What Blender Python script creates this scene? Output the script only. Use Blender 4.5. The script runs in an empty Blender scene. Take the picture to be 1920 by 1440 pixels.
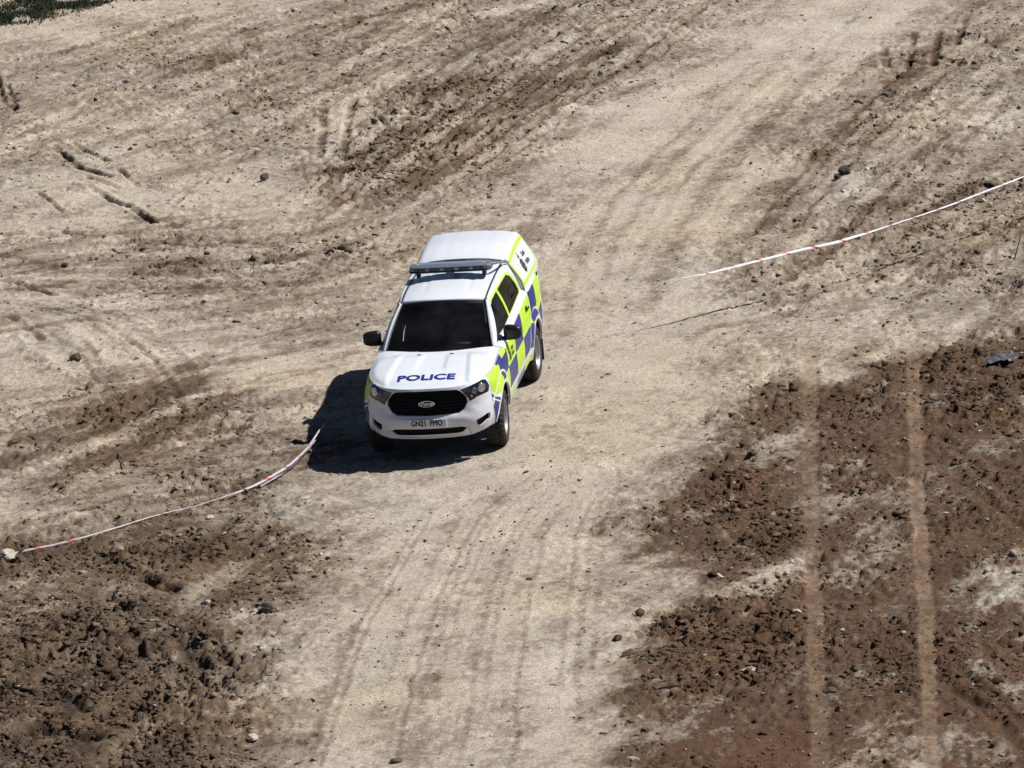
import bpy, bmesh, math, random
import numpy as np
from mathutils import Vector, Matrix
from mathutils.geometry import delaunay_2d_cdt

random.seed(7)
rng = np.random.default_rng(11)
scene = bpy.context.scene
col = scene.collection

# ------------------------------------------------------------------ camera
CAM = Vector((15.876, -93.9104, 26.0129))
E_, A_, R_ = 0.263157, 0.159557, -0.086937
FPX = 13678.07                       # focal length in pixels of the 1920 wide photograph
fw = Vector((-math.sin(A_)*math.cos(E_), math.cos(A_)*math.cos(E_), -math.sin(E_)))
rt0 = Vector((math.cos(A_), math.sin(A_), 0.0)); up0 = rt0.cross(fw)
rt = math.cos(R_)*rt0 + math.sin(R_)*up0
up = -math.sin(R_)*rt0 + math.cos(R_)*up0
cd = bpy.data.cameras.new('camera'); cam = bpy.data.objects.new('camera', cd); col.objects.link(cam)
cam.matrix_world = Matrix(((rt.x, up.x, -fw.x, CAM.x), (rt.y, up.y, -fw.y, CAM.y), (rt.z, up.z, -fw.z, CAM.z), (0, 0, 0, 1)))
cd.sensor_width = 36.0; cd.lens = FPX/1920*36.0
cd.clip_start = 1.0; cd.clip_end = 8000.0
scene.camera = cam

# ------------------------------------------------------------------ light
SUN_EL, SUN_AZ = math.radians(50), math.radians(18)        # azimuth from +X towards +Y
sdir = Vector((math.cos(SUN_EL)*math.cos(SUN_AZ), math.cos(SUN_EL)*math.sin(SUN_AZ), math.sin(SUN_EL)))
w = bpy.data.worlds.new('World'); scene.world = w; w.use_nodes = True
nt = w.node_tree; bg = nt.nodes['Background']
sky = nt.nodes.new('ShaderNodeTexSky'); sky.sky_type = 'NISHITA'; sky.sun_disc = False
sky.sun_elevation = SUN_EL; sky.sun_rotation = math.pi/2 - SUN_AZ
nt.links.new(sky.outputs[0], bg.inputs[0]); bg.inputs[1].default_value = 0.05
sky.altitude = 2000; sky.air_density = .5; sky.dust_density = .1; sky.ozone_density = 2.0
sl = bpy.data.lights.new('sun', 'SUN'); sl.energy = 5.0; sl.angle = math.radians(0.53); sl.color = (1.0, 0.975, 0.94)
so = bpy.data.objects.new('sun', sl); col.objects.link(so)
so.rotation_euler = (-sdir).to_track_quat('-Z', 'Y').to_euler(); so.location = sdir*60
vs = scene.view_settings
vs.view_transform = 'Standard'; vs.look = 'None'; vs.exposure = 0.38; vs.gamma = 1.0; vs.use_curve_mapping = False

def at(px, py, h=0.0):
    """the point at height h on the site that the photograph shows at this pixel"""
    d = fw + rt*((px-960)/FPX) - up*((py-720)/FPX)
    t = (h-CAM.z)/d.z
    return CAM + d*t

# ------------------------------------------------------------------ materials
def mat(name, base, rough=0.5, metal=0.0, coat=0.0, spec=0.5, noise=None, bump=None, alpha=None, transmission=0.0):
    m = bpy.data.materials.new(name); m.use_nodes = True
    n = m.node_tree.nodes; l = m.node_tree.links; b = n['Principled BSDF']
    b.inputs['Base Color'].default_value = (*base, 1); b.inputs['Roughness'].default_value = rough
    b.inputs['Metallic'].default_value = metal; b.inputs['Coat Weight'].default_value = coat
    b.inputs['Coat Roughness'].default_value = 0.05
    b.inputs['Specular IOR Level'].default_value = spec
    if noise or bump:
        tc = n.new('ShaderNodeTexCoord')
    if noise:
        sc, amt = noise
        no = n.new('ShaderNodeTexNoise'); no.inputs['Scale'].default_value = sc; no.inputs['Detail'].default_value = 5
        l.new(tc.outputs['Object'], no.inputs['Vector'])
        mr = n.new('ShaderNodeMapRange'); mr.inputs[1].default_value = .3; mr.inputs[2].default_value = .7
        mr.inputs[3].default_value = 1-amt; mr.inputs[4].default_value = 1+amt*.3
        l.new(no.outputs[0], mr.inputs[0])
        mx = n.new('ShaderNodeMix'); mx.data_type = 'RGBA'; mx.blend_type = 'MULTIPLY'; mx.inputs[0].default_value = 1
        mx.inputs[6].default_value = (*base, 1); l.new(mr.outputs[0], mx.inputs[7]); l.new(mx.outputs[2], b.inputs['Base Color'])
    if bump:
        sc, st = bump
        n2 = n.new('ShaderNodeTexNoise'); n2.inputs['Scale'].default_value = sc; n2.inputs['Detail'].default_value = 4
        l.new(tc.outputs['Object'], n2.inputs['Vector'])
        bp = n.new('ShaderNodeBump'); bp.inputs['Strength'].default_value = st; bp.inputs['Distance'].default_value = .01
        l.new(n2.outputs[0], bp.inputs['Height']); l.new(bp.outputs[0], b.inputs['Normal'])
    return m

def paint(name, base, rough=0.32, coat=.6):
    """car paint or reflective film, with a film of dust that thickens towards the sills"""
    m = bpy.data.materials.new(name); m.use_nodes = True
    n = m.node_tree.nodes; l = m.node_tree.links; b = n['Principled BSDF']
    tc = n.new('ShaderNodeTexCoord'); sp = n.new('ShaderNodeSeparateXYZ'); l.new(tc.outputs['Object'], sp.inputs[0])
    no = n.new('ShaderNodeTexNoise'); no.inputs['Scale'].default_value = 3.2; no.inputs['Detail'].default_value = 6; no.inputs['Roughness'].default_value = .65
    l.new(tc.outputs['Object'], no.inputs['Vector'])
    mr = n.new('ShaderNodeMapRange'); mr.inputs[1].default_value = 1.05; mr.inputs[2].default_value = .3; mr.inputs[3].default_value = .05; mr.inputs[4].default_value = .34
    l.new(sp.outputs[2], mr.inputs[0])
    m2 = n.new('ShaderNodeMapRange'); m2.inputs[1].default_value = .35; m2.inputs[2].default_value = .75; m2.inputs[3].default_value = 0.25; m2.inputs[4].default_value = 1.4
    l.new(no.outputs[0], m2.inputs[0])
    mu = n.new('ShaderNodeMath'); mu.operation = 'MULTIPLY_ADD'; l.new(mr.outputs[0], mu.inputs[0]); l.new(m2.outputs[0], mu.inputs[1]); mu.inputs[2].default_value = .02
    mx = n.new('ShaderNodeMix'); mx.data_type = 'RGBA'; l.new(mu.outputs[0], mx.inputs[0])
    mx.inputs[6].default_value = (*base, 1); mx.inputs[7].default_value = (.38, .31, .24, 1)
    l.new(mx.outputs[2], b.inputs['Base Color'])
    b.inputs['Roughness'].default_value = rough; b.inputs['Coat Weight'].default_value = coat; b.inputs['Specular IOR Level'].default_value = .5 if coat else .22; b.inputs['Coat Roughness'].default_value = .08
    return m

M = {}
M['white'] = paint('white_paint', (.71, .745, .80))
M['yellow'] = paint('yellow_film', (.42, .64, .02), .5, 0)
M['blue'] = paint('blue_film', (.006, .018, .17), .5, 0)
M['black'] = mat('black_plastic', (.012, .012, .013), .38, spec=.4)
M['matt'] = mat('matt_black', (.006, .006, .007), .8, spec=.2)
M['dark'] = mat('underbody', (.018, .016, .014), .85, noise=(6, .5))
M['rubber'] = mat('tyre_rubber', (.040, .034, .030), .85, noise=(9, .45), spec=.25)
M['silver'] = mat('wheel_silver', (.36, .36, .37), .42, metal=.6, noise=(7, .2))
M['hub'] = mat('hub_grey', (.16, .16, .17), .5, metal=.6)
M['seal'] = mat('rubber_seal', (.10, .115, .115), .5)
M['trim'] = mat('roof_trim', (.02, .022, .035), .45)
M['bar'] = mat('lightbar_lens', (.15, .165, .205), .4, coat=.8, noise=(30, .35))
M['barlow'] = mat('lightbar_base', (.012, .014, .02), .5)
M['lamp'] = mat('lamp_housing', (.012, .013, .016), .2, coat=1)
M['chrome'] = mat('chrome', (.8, .81, .83), .12, metal=1)
M['lens'] = mat('lamp_lens', (.55, .6, .68), .08, metal=.85)
M['amber'] = mat('amber_lens', (.30, .09, .03), .25, coat=.6)
M['redlens'] = mat('rear_lamp', (.35, .01, .01), .2, coat=1)
M['plate'] = mat('plate_white', (.72, .73, .72), .4, noise=(20, .12))
M['ink'] = mat('ink_black', (.008, .008, .009), .5)
M['inkblue'] = mat('ink_blue', (.015, .03, .24), .4)
M['inkgrey'] = mat('ink_grey', (.05, .05, .06), .5)
M['crest'] = mat('crest_grey', (.13, .12, .11), .5, noise=(60, .8))
M['int'] = mat('cabin_plastic', (.075, .078, .085), .7)
M['seat'] = mat('seat_cloth', (.085, .088, .095), .9)
M['tape_w'] = mat('tape_white', (.66, .64, .68), .4, spec=.4)
M['tape_dull'] = mat('tape_dusty', (.44, .40, .42), .5, noise=(5, .3))
M['tape_r'] = mat('tape_red', (.45, .02, .03), .4)
M['stone'] = mat('pale_stone', (.42, .37, .31), .9, noise=(14, .35), bump=(40, .8))
M['clod'] = mat('brown_clod', (.115, .080, .056), .95, noise=(14, .4), bump=(40, 1))
M['darkrock'] = mat('dark_rock', (.035, .030, .028), .9, noise=(14, .4), bump=(40, 1))
M['redclod'] = mat('red_brown_clod', (.085, .052, .036), .95, noise=(14, .4), bump=(40, 1))
M['rag'] = mat('grey_sheet', (.11, .11, .125), .45, noise=(12, .4))
M['leaf'] = mat('yellow_scrap', (.42, .36, .08), .6)
M['stick'] = mat('dark_stick', (.03, .025, .02), .8)
M['grass'] = mat('grass_green', (.045, .062, .026), .8, noise=(8, .5))

def glass(name, tint, refl=.75):
    g = bpy.data.materials.new(name); g.use_nodes = True
    gn, gl = g.node_tree.nodes, g.node_tree.links; gn.remove(gn['Principled BSDF'])
    tr = gn.new('ShaderNodeBsdfTransparent'); tr.inputs[0].default_value = (*tint, 1)
    gs = gn.new('ShaderNodeBsdfGlossy'); gs.inputs['Roughness'].default_value = .03; gs.inputs[0].default_value = (refl, refl, refl, 1)
    fr = gn.new('ShaderNodeFresnel'); fr.inputs[0].default_value = 1.42
    mxs = gn.new('ShaderNodeMixShader'); gl.new(fr.outputs[0], mxs.inputs[0]); gl.new(tr.outputs[0], mxs.inputs[1]); gl.new(gs.outputs[0], mxs.inputs[2])
    df = gn.new('ShaderNodeBsdfDiffuse'); df.inputs[0].default_value = (.42, .42, .42, 1); no = gn.new('ShaderNodeTexNoise'); no.inputs['Scale'].default_value = 2.6; no.inputs['Detail'].default_value = 5
    tc = gn.new('ShaderNodeTexCoord'); gl.new(tc.outputs['Object'], no.inputs[0]); mr = gn.new('ShaderNodeMapRange'); mr.inputs[1].default_value = .35; mr.inputs[2].default_value = .8; mr.inputs[3].default_value = .003; mr.inputs[4].default_value = .034; gl.new(no.outputs[0], mr.inputs[0])
    mx2 = gn.new('ShaderNodeMixShader'); gl.new(mr.outputs[0], mx2.inputs[0]); gl.new(mxs.outputs[0], mx2.inputs[1]); gl.new(df.outputs[0], mx2.inputs[2]); mxs = mx2
    gl.new(mxs.outputs[0], gn['Material Output'].inputs[0]); return g
M['glass'] = glass('windscreen_glass', (.82, .86, .85)); M['sideglass'] = glass('side_glass', (.16, .19, .18), .4)

# ------------------------------------------------------------------ helpers
def tag(o, label=None, cat=None, group=None, kind=None):
    if label: o['label'] = label
    if cat: o['category'] = cat
    if group: o['group'] = group
    if kind: o['kind'] = kind
    return o

def link(name, verts, faces, mats, parent=None, midx=None, smooth=True):
    me = bpy.data.meshes.new(name)
    me.from_pydata([tuple(v) for v in verts], [], faces)
    for m in (mats if isinstance(mats, (list, tuple)) else [mats]): me.materials.append(M[m] if isinstance(m, str) else m)
    if midx is not None: me.polygons.foreach_set('material_index', midx)
    me.polygons.foreach_set('use_smooth', [smooth]*len(me.polygons))
    me.update()
    o = bpy.data.objects.new(name, me); col.objects.link(o)
    if parent: o.parent = parent
    return o

def from_bm(name, bm, mats, parent=None, smooth=False, angle=None):
    me = bpy.data.meshes.new(name); bm.to_mesh(me); bm.free()
    for m in (mats if isinstance(mats, (list, tuple)) else [mats]): me.materials.append(M[m])
    me.polygons.foreach_set('use_smooth', [smooth]*len(me.polygons))
    o = bpy.data.objects.new(name, me); col.objects.link(o)
    if parent: o.parent = parent
    return o

def empty(name, loc=(0, 0, 0), rz=0):
    o = bpy.data.objects.new(name, None); col.objects.link(o); o.location = loc; o.rotation_euler = (0, 0, rz); o.empty_display_size = .3
    return o

def box_bm(bm, c, s, rot=None, bev=0.0, seg=2):
    r = bmesh.ops.create_cube(bm, size=1.0)
    vs_ = r['verts']; mtx = Matrix.Translation(c) @ (rot or Matrix.Identity(4)) @ Matrix.Diagonal((*s, 1))
    bmesh.ops.transform(bm, matrix=mtx, verts=vs_)
    if bev:
        ed = list({e for v in vs_ for e in v.link_edges})
        bmesh.ops.bevel(bm, geom=ed, offset=bev, segments=seg, profile=.5, affect='EDGES')

def inside(px, py, poly):
    """vectorised point in polygon"""
    px = np.asarray(px, float); py = np.asarray(py, float); r = np.zeros(px.shape, bool)
    n = len(poly); j = n-1
    for i in range(n):
        xi, yi = poly[i]; xj, yj = poly[j]
        if yi != yj:
            c = ((yi > py) != (yj > py)) & (px < (xj-xi)*(py-yi)/(yj-yi)+xi); r ^= c
        j = i
    return r

def sstep(a, b, x):
    t = np.clip((x-a)/(b-a), 0, 1); return t*t*(3-2*t)

def densify(poly, step):
    out = []
    for i in range(len(poly)):
        a = np.array(poly[i], float); b = np.array(poly[(i+1) % len(poly)], float)
        k = max(1, int(np.ceil(np.linalg.norm(b-a)/step)))
        for q in range(k): out.append(tuple(a+(b-a)*q/k))
    return out

class Skin:
    """a conforming triangulation of a 2D parameter region, mapped to 3D; pieces are cut out of it"""
    def __init__(self, bbox, step, polys, fn):
        x0, x1, y0, y1 = bbox
        xs = np.linspace(x0, x1, max(2, int((x1-x0)/step)+1)); ys = np.linspace(y0, y1, max(2, int((y1-y0)/step)+1))
        pts = [(a, b) for a in xs for b in ys]; edges = []
        for p in polys:
            d = densify(p, step); k = len(pts); pts += d
            edges += [(k+i, k+(i+1) % len(d)) for i in range(len(d))]
        v, e, f, *_ = delaunay_2d_cdt([Vector(p) for p in pts], edges, [], 0, 1e-5)
        self.v = np.array([tuple(q) for q in v]); self.f = np.array([list(q) for q in f if len(q) == 3])
        self.c = self.v[self.f].mean(1); self.fn = fn
    def piece(self, name, incl, mats, parent, excl=(), colours=(), off=0.0, thick=.012, mirror=False, smooth=True):
        sel = np.zeros(len(self.f), bool)
        for p in incl: sel |= inside(self.c[:, 0], self.c[:, 1], p)
        for p in excl: sel &= ~inside(self.c[:, 0], self.c[:, 1], p)
        f = self.f[sel]; c = self.c[sel]
        if not len(f): raise RuntimeError('empty piece '+name)
        mi = np.zeros(len(f), int)
        for k, p in colours: mi[inside(c[:, 0], c[:, 1], p)] = k
        used, inv = np.unique(f, return_inverse=True); f = inv.reshape(f.shape); v2 = self.v[used]
        P = self.fn(v2[:, 0], v2[:, 1], off)
        Q = self.fn(v2[:, 0], v2[:, 1], off-thick)
        n = len(P)
        # orient
        a, b, c_ = P[f[:, 0]], P[f[:, 1]], P[f[:, 2]]
        nr = np.cross(b-a, c_-a); outward = (P-Q)[f[:, 0]]
        flip = (nr*outward).sum(1) < 0; f[flip] = f[flip][:, ::-1]
        cnt = {}
        for t in f:
            for i in range(3):
                cnt[(t[i], t[(i+1) % 3])] = 1
        faces = [tuple(t) for t in f]; m = list(mi)
        fi = {}
        for k, t in enumerate(f):
            for i in range(3): fi[(t[i], t[(i+1) % 3])] = k
        V = np.vstack([P, Q]); base_n = len(faces)
        extra = []
        for (x, y) in list(cnt):
            if (y, x) not in cnt:
                # side wall gets its own vertices so that the smooth shading breaks at the edge
                k = 2*n+len(extra); extra += [P[x], P[y], Q[x], Q[y]]
                faces.append((k+1, k, k+2, k+3)); m.append(int(mi[fi[(x, y)]]))
        if extra: V = np.vstack([V, np.array(extra)])
        for k, t in enumerate(f): faces.append((t[2]+n, t[1]+n, t[0]+n)); m.append(int(mi[k]))
        if mirror:
            V = V*np.array([-1, 1, 1]); faces = [tuple(reversed(q)) for q in faces]
        o = link(name, V, faces, mats, parent, m, smooth)
        return o

def strip_mesh(name, A, B, mats, parent, thick=None, smooth=True):
    A = np.array(A); B = np.array(B); n = len(A)
    V = np.vstack([A, B]); F = [(i, i+1, n+i+1, n+i) for i in range(n-1)]
    return link(name, V, F, mats, parent, None, smooth)

def tube(name, pts, r, mats, parent=None, seg=8, closed=False):
    pts = [Vector(p) for p in pts]; V = []; F = []
    for i, p in enumerate(pts):
        a = pts[max(0, i-1)]; b = pts[min(len(pts)-1, i+1)]; t = (b-a).normalized()
        u = t.cross(Vector((0, 0, 1)));
        if u.length < 1e-3: u = t.cross(Vector((1, 0, 0)))
        u.normalize(); v = t.cross(u); rr = r[i] if isinstance(r, (list, tuple)) else r
        for k in range(seg):
            an = 2*math.pi*k/seg; V.append(p+u*math.cos(an)*rr+v*math.sin(an)*rr)
    for i in range(len(pts)-1):
        for k in range(seg):
            F.append((i*seg+k, i*seg+(k+1) % seg, (i+1)*seg+(k+1) % seg, (i+1)*seg+k))
    F.append(tuple(range(seg))[::-1]); F.append(tuple((len(pts)-1)*seg+k for k in range(seg)))
    return link(name, V, F, mats, parent)

def lathe_x(profile, seg=48):
    """profile of (x, r) turned about the X axis"""
    V = []; F = []; n = len(profile)
    for k in range(seg):
        a = 2*math.pi*k/seg
        for x, r in profile: V.append((x, r*math.cos(a), r*math.sin(a)))
    for k in range(seg):
        k2 = (k+1) % seg
        for i in range(n-1): F.append((k*n+i, k*n+i+1, k2*n+i+1, k2*n+i))
    return V, F

# ------------------------------------------------------------------ noise for the ground
def hashn(ix, iy, seed):
    h = (ix.astype(np.int64)*374761393 + iy.astype(np.int64)*668265263 + seed*1442695041) & 0xffffffff
    h = ((h ^ (h >> 13))*1274126177) & 0xffffffff
    h = ((h ^ (h >> 16))*2246822519) & 0xffffffff
    return ((h ^ (h >> 15)) & 0xffffff).astype(np.float64)/0xffffff
def vn(x, y, seed):
    ix = np.floor(x); iy = np.floor(y); fx = x-ix; fy = y-iy
    ix = ix.astype(np.int64); iy = iy.astype(np.int64)
    u = fx*fx*fx*(fx*(fx*6-15)+10); v = fy*fy*fy*(fy*(fy*6-15)+10)
    a = hashn(ix, iy, seed); b = hashn(ix+1, iy, seed); c = hashn(ix, iy+1, seed); d = hashn(ix+1, iy+1, seed)
    return (a+(b-a)*u)*(1-v)+(c+(d-c)*u)*v
def fbm(x, y, sc, seed, oc=4, gain=.5, ang=0.0, stretch=1.0):
    ca, sa = math.cos(ang), math.sin(ang)
    p = (x*ca+y*sa)/sc/stretch; q = (-x*sa+y*ca)/sc
    s = 0; am = 1; t = 0
    for o in range(oc):
        s = s+am*vn(p+17.3*o, q+9.1*o, seed+o*31); t += am; am *= gain
        p, q = (p*.8-q*.6)*2.03, (p*.6+q*.8)*2.03
        if stretch != 1 and o == 0: pass
    return s/t
def sfbm(x, y, sc, seed, ang, stretch, oc=4, gain=.55):
    """streaky noise: keeps its direction over all octaves"""
    ca, sa = math.cos(ang), math.sin(ang)
    p = (x*ca+y*sa)/sc/stretch; q = (-x*sa+y*ca)/sc; s = 0; am = 1; t = 0
    for o in range(oc):
        s = s+am*vn(p+5.7*o, q+3.3*o, seed+o*31); t += am; am *= gain; p = p*2.03; q = q*2.03
    return s/t

# ------------------------------------------------------------------ the ground
rx, ry = math.cos(A_), math.sin(A_)
O2 = at(960, 720)
def axis(lo, hi, st, far):
    a = np.arange(lo, hi+st*.5, st); g = [hi]; s = st
    while g[-1] < far: s *= 1.24; g.append(g[-1]+s)
    h = [lo]; s = st
    while h[-1] > -far: s *= 1.24; h.append(h[-1]-s)
    return np.concatenate([np.array(h[1:])[::-1], a, np.array(g[1:])])
FINE = 1.0
ap = axis(-10.2, 10.2, .028*FINE, 3000); aq = axis(-19.4, 29.4, .050*FINE, 3000)
PP, QQ = np.meshgrid(ap, aq, indexing='ij')
GX = O2.x + PP*rx - QQ*ry; GY = O2.y + PP*ry + QQ*rx
near = (sstep(-16, -11.2, PP)*sstep(16, 11.2, PP)*sstep(-28, -19.6, QQ)*sstep(40, 30, QQ))

def seg_dist(x, y, a, b):
    ax, ay = a; bx, by = b; dx, dy = bx-ax, by-ay
    t = np.clip(((x-ax)*dx+(y-ay)*dy)/(dx*dx+dy*dy+1e-12), 0, 1)
    return np.hypot(x-(ax+t*dx), y-(ay+t*dy))
def W(poly, h=0.0):
    return [(at(a, b, h).x, at(a, b, h).y) for a, b in poly]
# every layer is laid out on the site: patch outlines as ground points, edges broken up by a warp
def fields(x, y, full=True):
    wx = x + 1.1*(fbm(x, y, 1.6, 3, 3)-.5) + .45*(fbm(x, y, .35, 5, 3)-.5)
    wy = y + 1.9*(fbm(x, y, 1.6, 4, 3)-.5) + .75*(fbm(x, y, .35, 6, 3)-.5)
    cx = (x-O2.x)*rx+(y-O2.y)*ry; inner = (np.abs(cx) < 16)
    def patch(px_poly, soft):
        poly = W(px_poly); xs = [p[0] for p in poly]; ys = [p[1] for p in poly]
        out = np.zeros(x.shape)
        m = (wx > min(xs)-soft*2) & (wx < max(xs)+soft*2) & (wy > min(ys)-soft*2) & (wy < max(ys)+soft*2)
        if not m.any(): return out
        a, b = wx[m], wy[m]; d = np.full(a.shape, 1e9)
        for i in range(len(poly)): d = np.minimum(d, seg_dist(a, b, poly[i], poly[(i+1) % len(poly)]))
        d = np.where(inside(a, b, poly), d, -d); out[m] = sstep(-soft, soft, d); return out
    def stroke(px_line, width, warp=.35):
        ln = W(px_line); X = x+(wx-x)*warp; Y = y+(wy-y)*warp
        xs = [p[0] for p in ln]; ys = [p[1] for p in ln]; out = np.full(x.shape, 1e3); r = width*4
        m = (X > min(xs)-r) & (X < max(xs)+r) & (Y > min(ys)-r) & (Y < max(ys)+r)
        if not m.any(): return out
        a, b = X[m], Y[m]; d = np.full(a.shape, 1e3)
        for i in range(len(ln)-1): d = np.minimum(d, seg_dist(a, b, ln[i], ln[i+1]))
        out[m] = d/width; return out
    lx = (x-O2.x)*rx+(y-O2.y)*ry; ly = -(x-O2.x)*ry+(y-O2.y)*rx; XS = x+(wx-x)*.12; YS = y+(wy-y)*.12
    def mstroke(px_line, width, warp):
        ln = W(px_line); r = width*4; xs = [p[0] for p in ln]; ys = [p[1] for p in ln]
        lp = [((a-O2.x)*rx+(b-O2.y)*ry, -(a-O2.x)*ry+(b-O2.y)*rx) for a, b in ln]
        i0, i1 = np.searchsorted(ap, [min(p[0] for p in lp)-r-.3, max(p[0] for p in lp)+r+.3]); j0, j1 = np.searchsorted(aq, [min(p[1] for p in lp)-r-.3, max(p[1] for p in lp)+r+.3])
        if i1 <= i0 or j1 <= j0: return None, None
        sl_ = (slice(i0, i1), slice(j0, j1)); a, b = XS[sl_], YS[sl_]; d = np.full(a.shape, 1e3)
        for i in range(len(ln)-1): d = np.minimum(d, seg_dist(a, b, ln[i], ln[i+1]))
        return sl_, d/width
    B = np.zeros(x.shape)+.24          # how brown (0 pale dust .. 1 dark moist soil)
    A = np.zeros(x.shape)+.024         # how rough, in metres
    Rr = np.zeros(x.shape)             # how red
    C = np.zeros(x.shape)              # chalky
    # --- the beaten track
    tr = patch([(480, 1500), (500, 1400), (610, 1200), (640, 1080), (700, 960), (730, 890), (700, 760), (760, 640), (980, 480), (990, 400), (1060, 300), (1180, 205), (1330, 110), (1450, 30), (1480, -60),
                (1830, -60), (1750, 40), (1610, 130), (1480, 220), (1430, 360), (1340, 430), (1320, 520), (1340, 600), (1300, 700), (1290, 820), (1240, 880), (1130, 930), (1090, 1020), (1120, 1150), (1150, 1300), (1130, 1500)], .9)
    B -= .24*tr; A += (-.017)*tr
    tl_ = patch([(-60, 130), (200, 60), (560, 15), (760, -40), (900, -60), (100, -60), (-200, 80)], .8)
    B -= .20*tl_; A -= .012*tl_
    for pl, am in (([(-80, 340), (250, 300), (520, 260), (700, 170), (720, 300), (640, 400), (480, 420), (300, 430), (0, 420)], .13),
                   ([(-80, 560), (180, 600), (420, 560), (700, 560), (700, 700), (480, 760), (330, 700), (150, 740), (-80, 760)], .12),
                   ([(-80, 900), (160, 830), (260, 840), (120, 890), (-80, 960)], .16), ([(-80, 950), (150, 930), (110, 985), (-80, 1030)], .14),
                   ([(280, 690), (480, 640), (700, 650), (690, 740), (560, 780), (380, 740)], .12),
                   ([(1830, 130), (1920, 120), (1930, 240), (1830, 270), (1790, 200)], .22), ([(1560, 500), (1700, 500), (1760, 590), (1560, 640), (1480, 590)], .16)):
        q = patch(pl, .5); B -= am*q; A -= .006*q
    # --- medium brown churned ground beyond the pick-up
    q = patch([(80, 135), (330, 85), (600, 60), (900, -50), (1400, -60), (1280, 90), (1120, 220), (960, 310), (860, 400), (700, 430), (560, 390), (520, 290), (400, 200), (200, 190)], .8); B += .13*q; A += .008*q
    q = patch([(660, 240), (780, 160), (1050, 90), (1000, 190), (880, 290), (760, 330), (660, 310)], .7); B += .16*q; A += .018*q
    q = patch([(560, 320), (720, 290), (700, 360), (620, 400), (560, 380)], .5); B += .08*q; A += .01*q
    q = patch([(-80, 60), (60, 0), (200, -60), (-80, -60)], .5); B += .1*q; A += .01*q
    for pl, am in (([(250, 430), (500, 425), (700, 440), (640, 480), (480, 510), (330, 520), (240, 480)], .24), ([(230, 500), (330, 510), (300, 545), (220, 530)], .22),
                   ([(300, 740), (330, 690), (410, 660), (370, 720)], .18)):
        q = patch(pl, .35); B += am*q; A += .012*q
    q = patch([(-80, 870), (0, 830), (80, 770), (130, 700), (240, 700), (330, 740), (480, 770), (560, 830), (500, 920), (330, 890), (180, 890), (0, 930), (-80, 930)], .7); B += .36*q; A += .014*q
    q = patch([(-80, 1010), (130, 930), (330, 900), (560, 880), (600, 920), (480, 1000), (300, 1060), (0, 1090), (-80, 1090)], .8); B += .30*q; A += .010*q
    # --- the dark heap of clods at lower left
    h1 = patch([(-120, 1060), (200, 1030), (330, 1000), (430, 990), (520, 1010), (560, 1060), (520, 1130), (430, 1220), (480, 1290), (480, 1420), (470, 1520), (-120, 1520)], .8)
    B += .56*h1; A += .018*h1
    h2 = patch([(-120, 1150), (150, 1110), (330, 1150), (430, 1210), (480, 1300), (470, 1430), (440, 1520), (-120, 1520)], .8)
    B += .22*h2; A += .018*h2
    q = patch([(480, 1000), (620, 1000), (660, 1080), (600, 1180), (500, 1190)], .5); B += .16*q; A += .008*q
    # --- right hand side beyond the track
    q = patch([(1600, 140), (1470, 260), (1420, 370), (1330, 470), (1290, 540), (1360, 600), (1500, 600), (2000, 560), (2000, -60), (1830, -60)], .8); B += .14*q; A += .006*q
    q = patch([(1560, 300), (1700, 180), (1800, 60), (1960, 20), (1960, 120), (1760, 220), (1640, 330)], .7); B += .08*q; A += .008*q
    q = patch([(1560, 430), (1760, 330), (1990, 300), (1990, 560), (1800, 560), (1640, 500)], .8); B += .10*q; A += .012*q
    q = patch([(1470, 180), (1580, 130), (1640, 180), (1540, 300), (1440, 350)], .6); B += .10*q
    # --- the dark red-brown ground at lower right
    dk = patch([(2000, 590), (1860, 610), (1720, 660), (1640, 690), (1540, 690), (1420, 730), (1340, 790), (1310, 860), (1250, 900), (1150, 945), (1110, 1010), (1180, 1060), (1300, 1080), (1330, 1120), (1220, 1170), (1200, 1230), (1130, 1330), (1140, 1400), (1170, 1520), (2000, 1520)], .6)
    dusty = sstep(.50, .66, fbm(x, y, 1.0, 501, 4, .6))
    B += .80*dk*(1-.34*dusty); A += .014*dk
    rd = patch([(1340, 800), (1560, 700), (1990, 640), (1990, 1520), (1150, 1520), (1200, 1300), (1300, 1150), (1200, 960)], 1.0)
    Rr += .75*rd*dk
    q = patch([(1640, 680), (1990, 600), (1990, 830), (1760, 780), (1600, 760)], .5); B += .14*q; A += .020*q
    q = patch([(1330, 900), (1500, 880), (1510, 1010), (1440, 1040), (1340, 980)], .4); B += .12*q; A += .02*q
    q = patch([(1200, 1190), (1500, 1100), (1740, 1230), (1700, 1280), (1480, 1270), (1240, 1280)], .6); B += .06*q; A += .016*q
    q = patch([(1240, 1300), (1560, 1310), (1900, 1330), (1990, 1520), (1240, 1520)], .7); B -= .06*q; Rr += .35*q; A -= .006*q
    q = patch([(1660, 1240), (1920, 1100), (1990, 1300), (1900, 1360)], .5); B -= .02*q; Rr += .25*q
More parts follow.
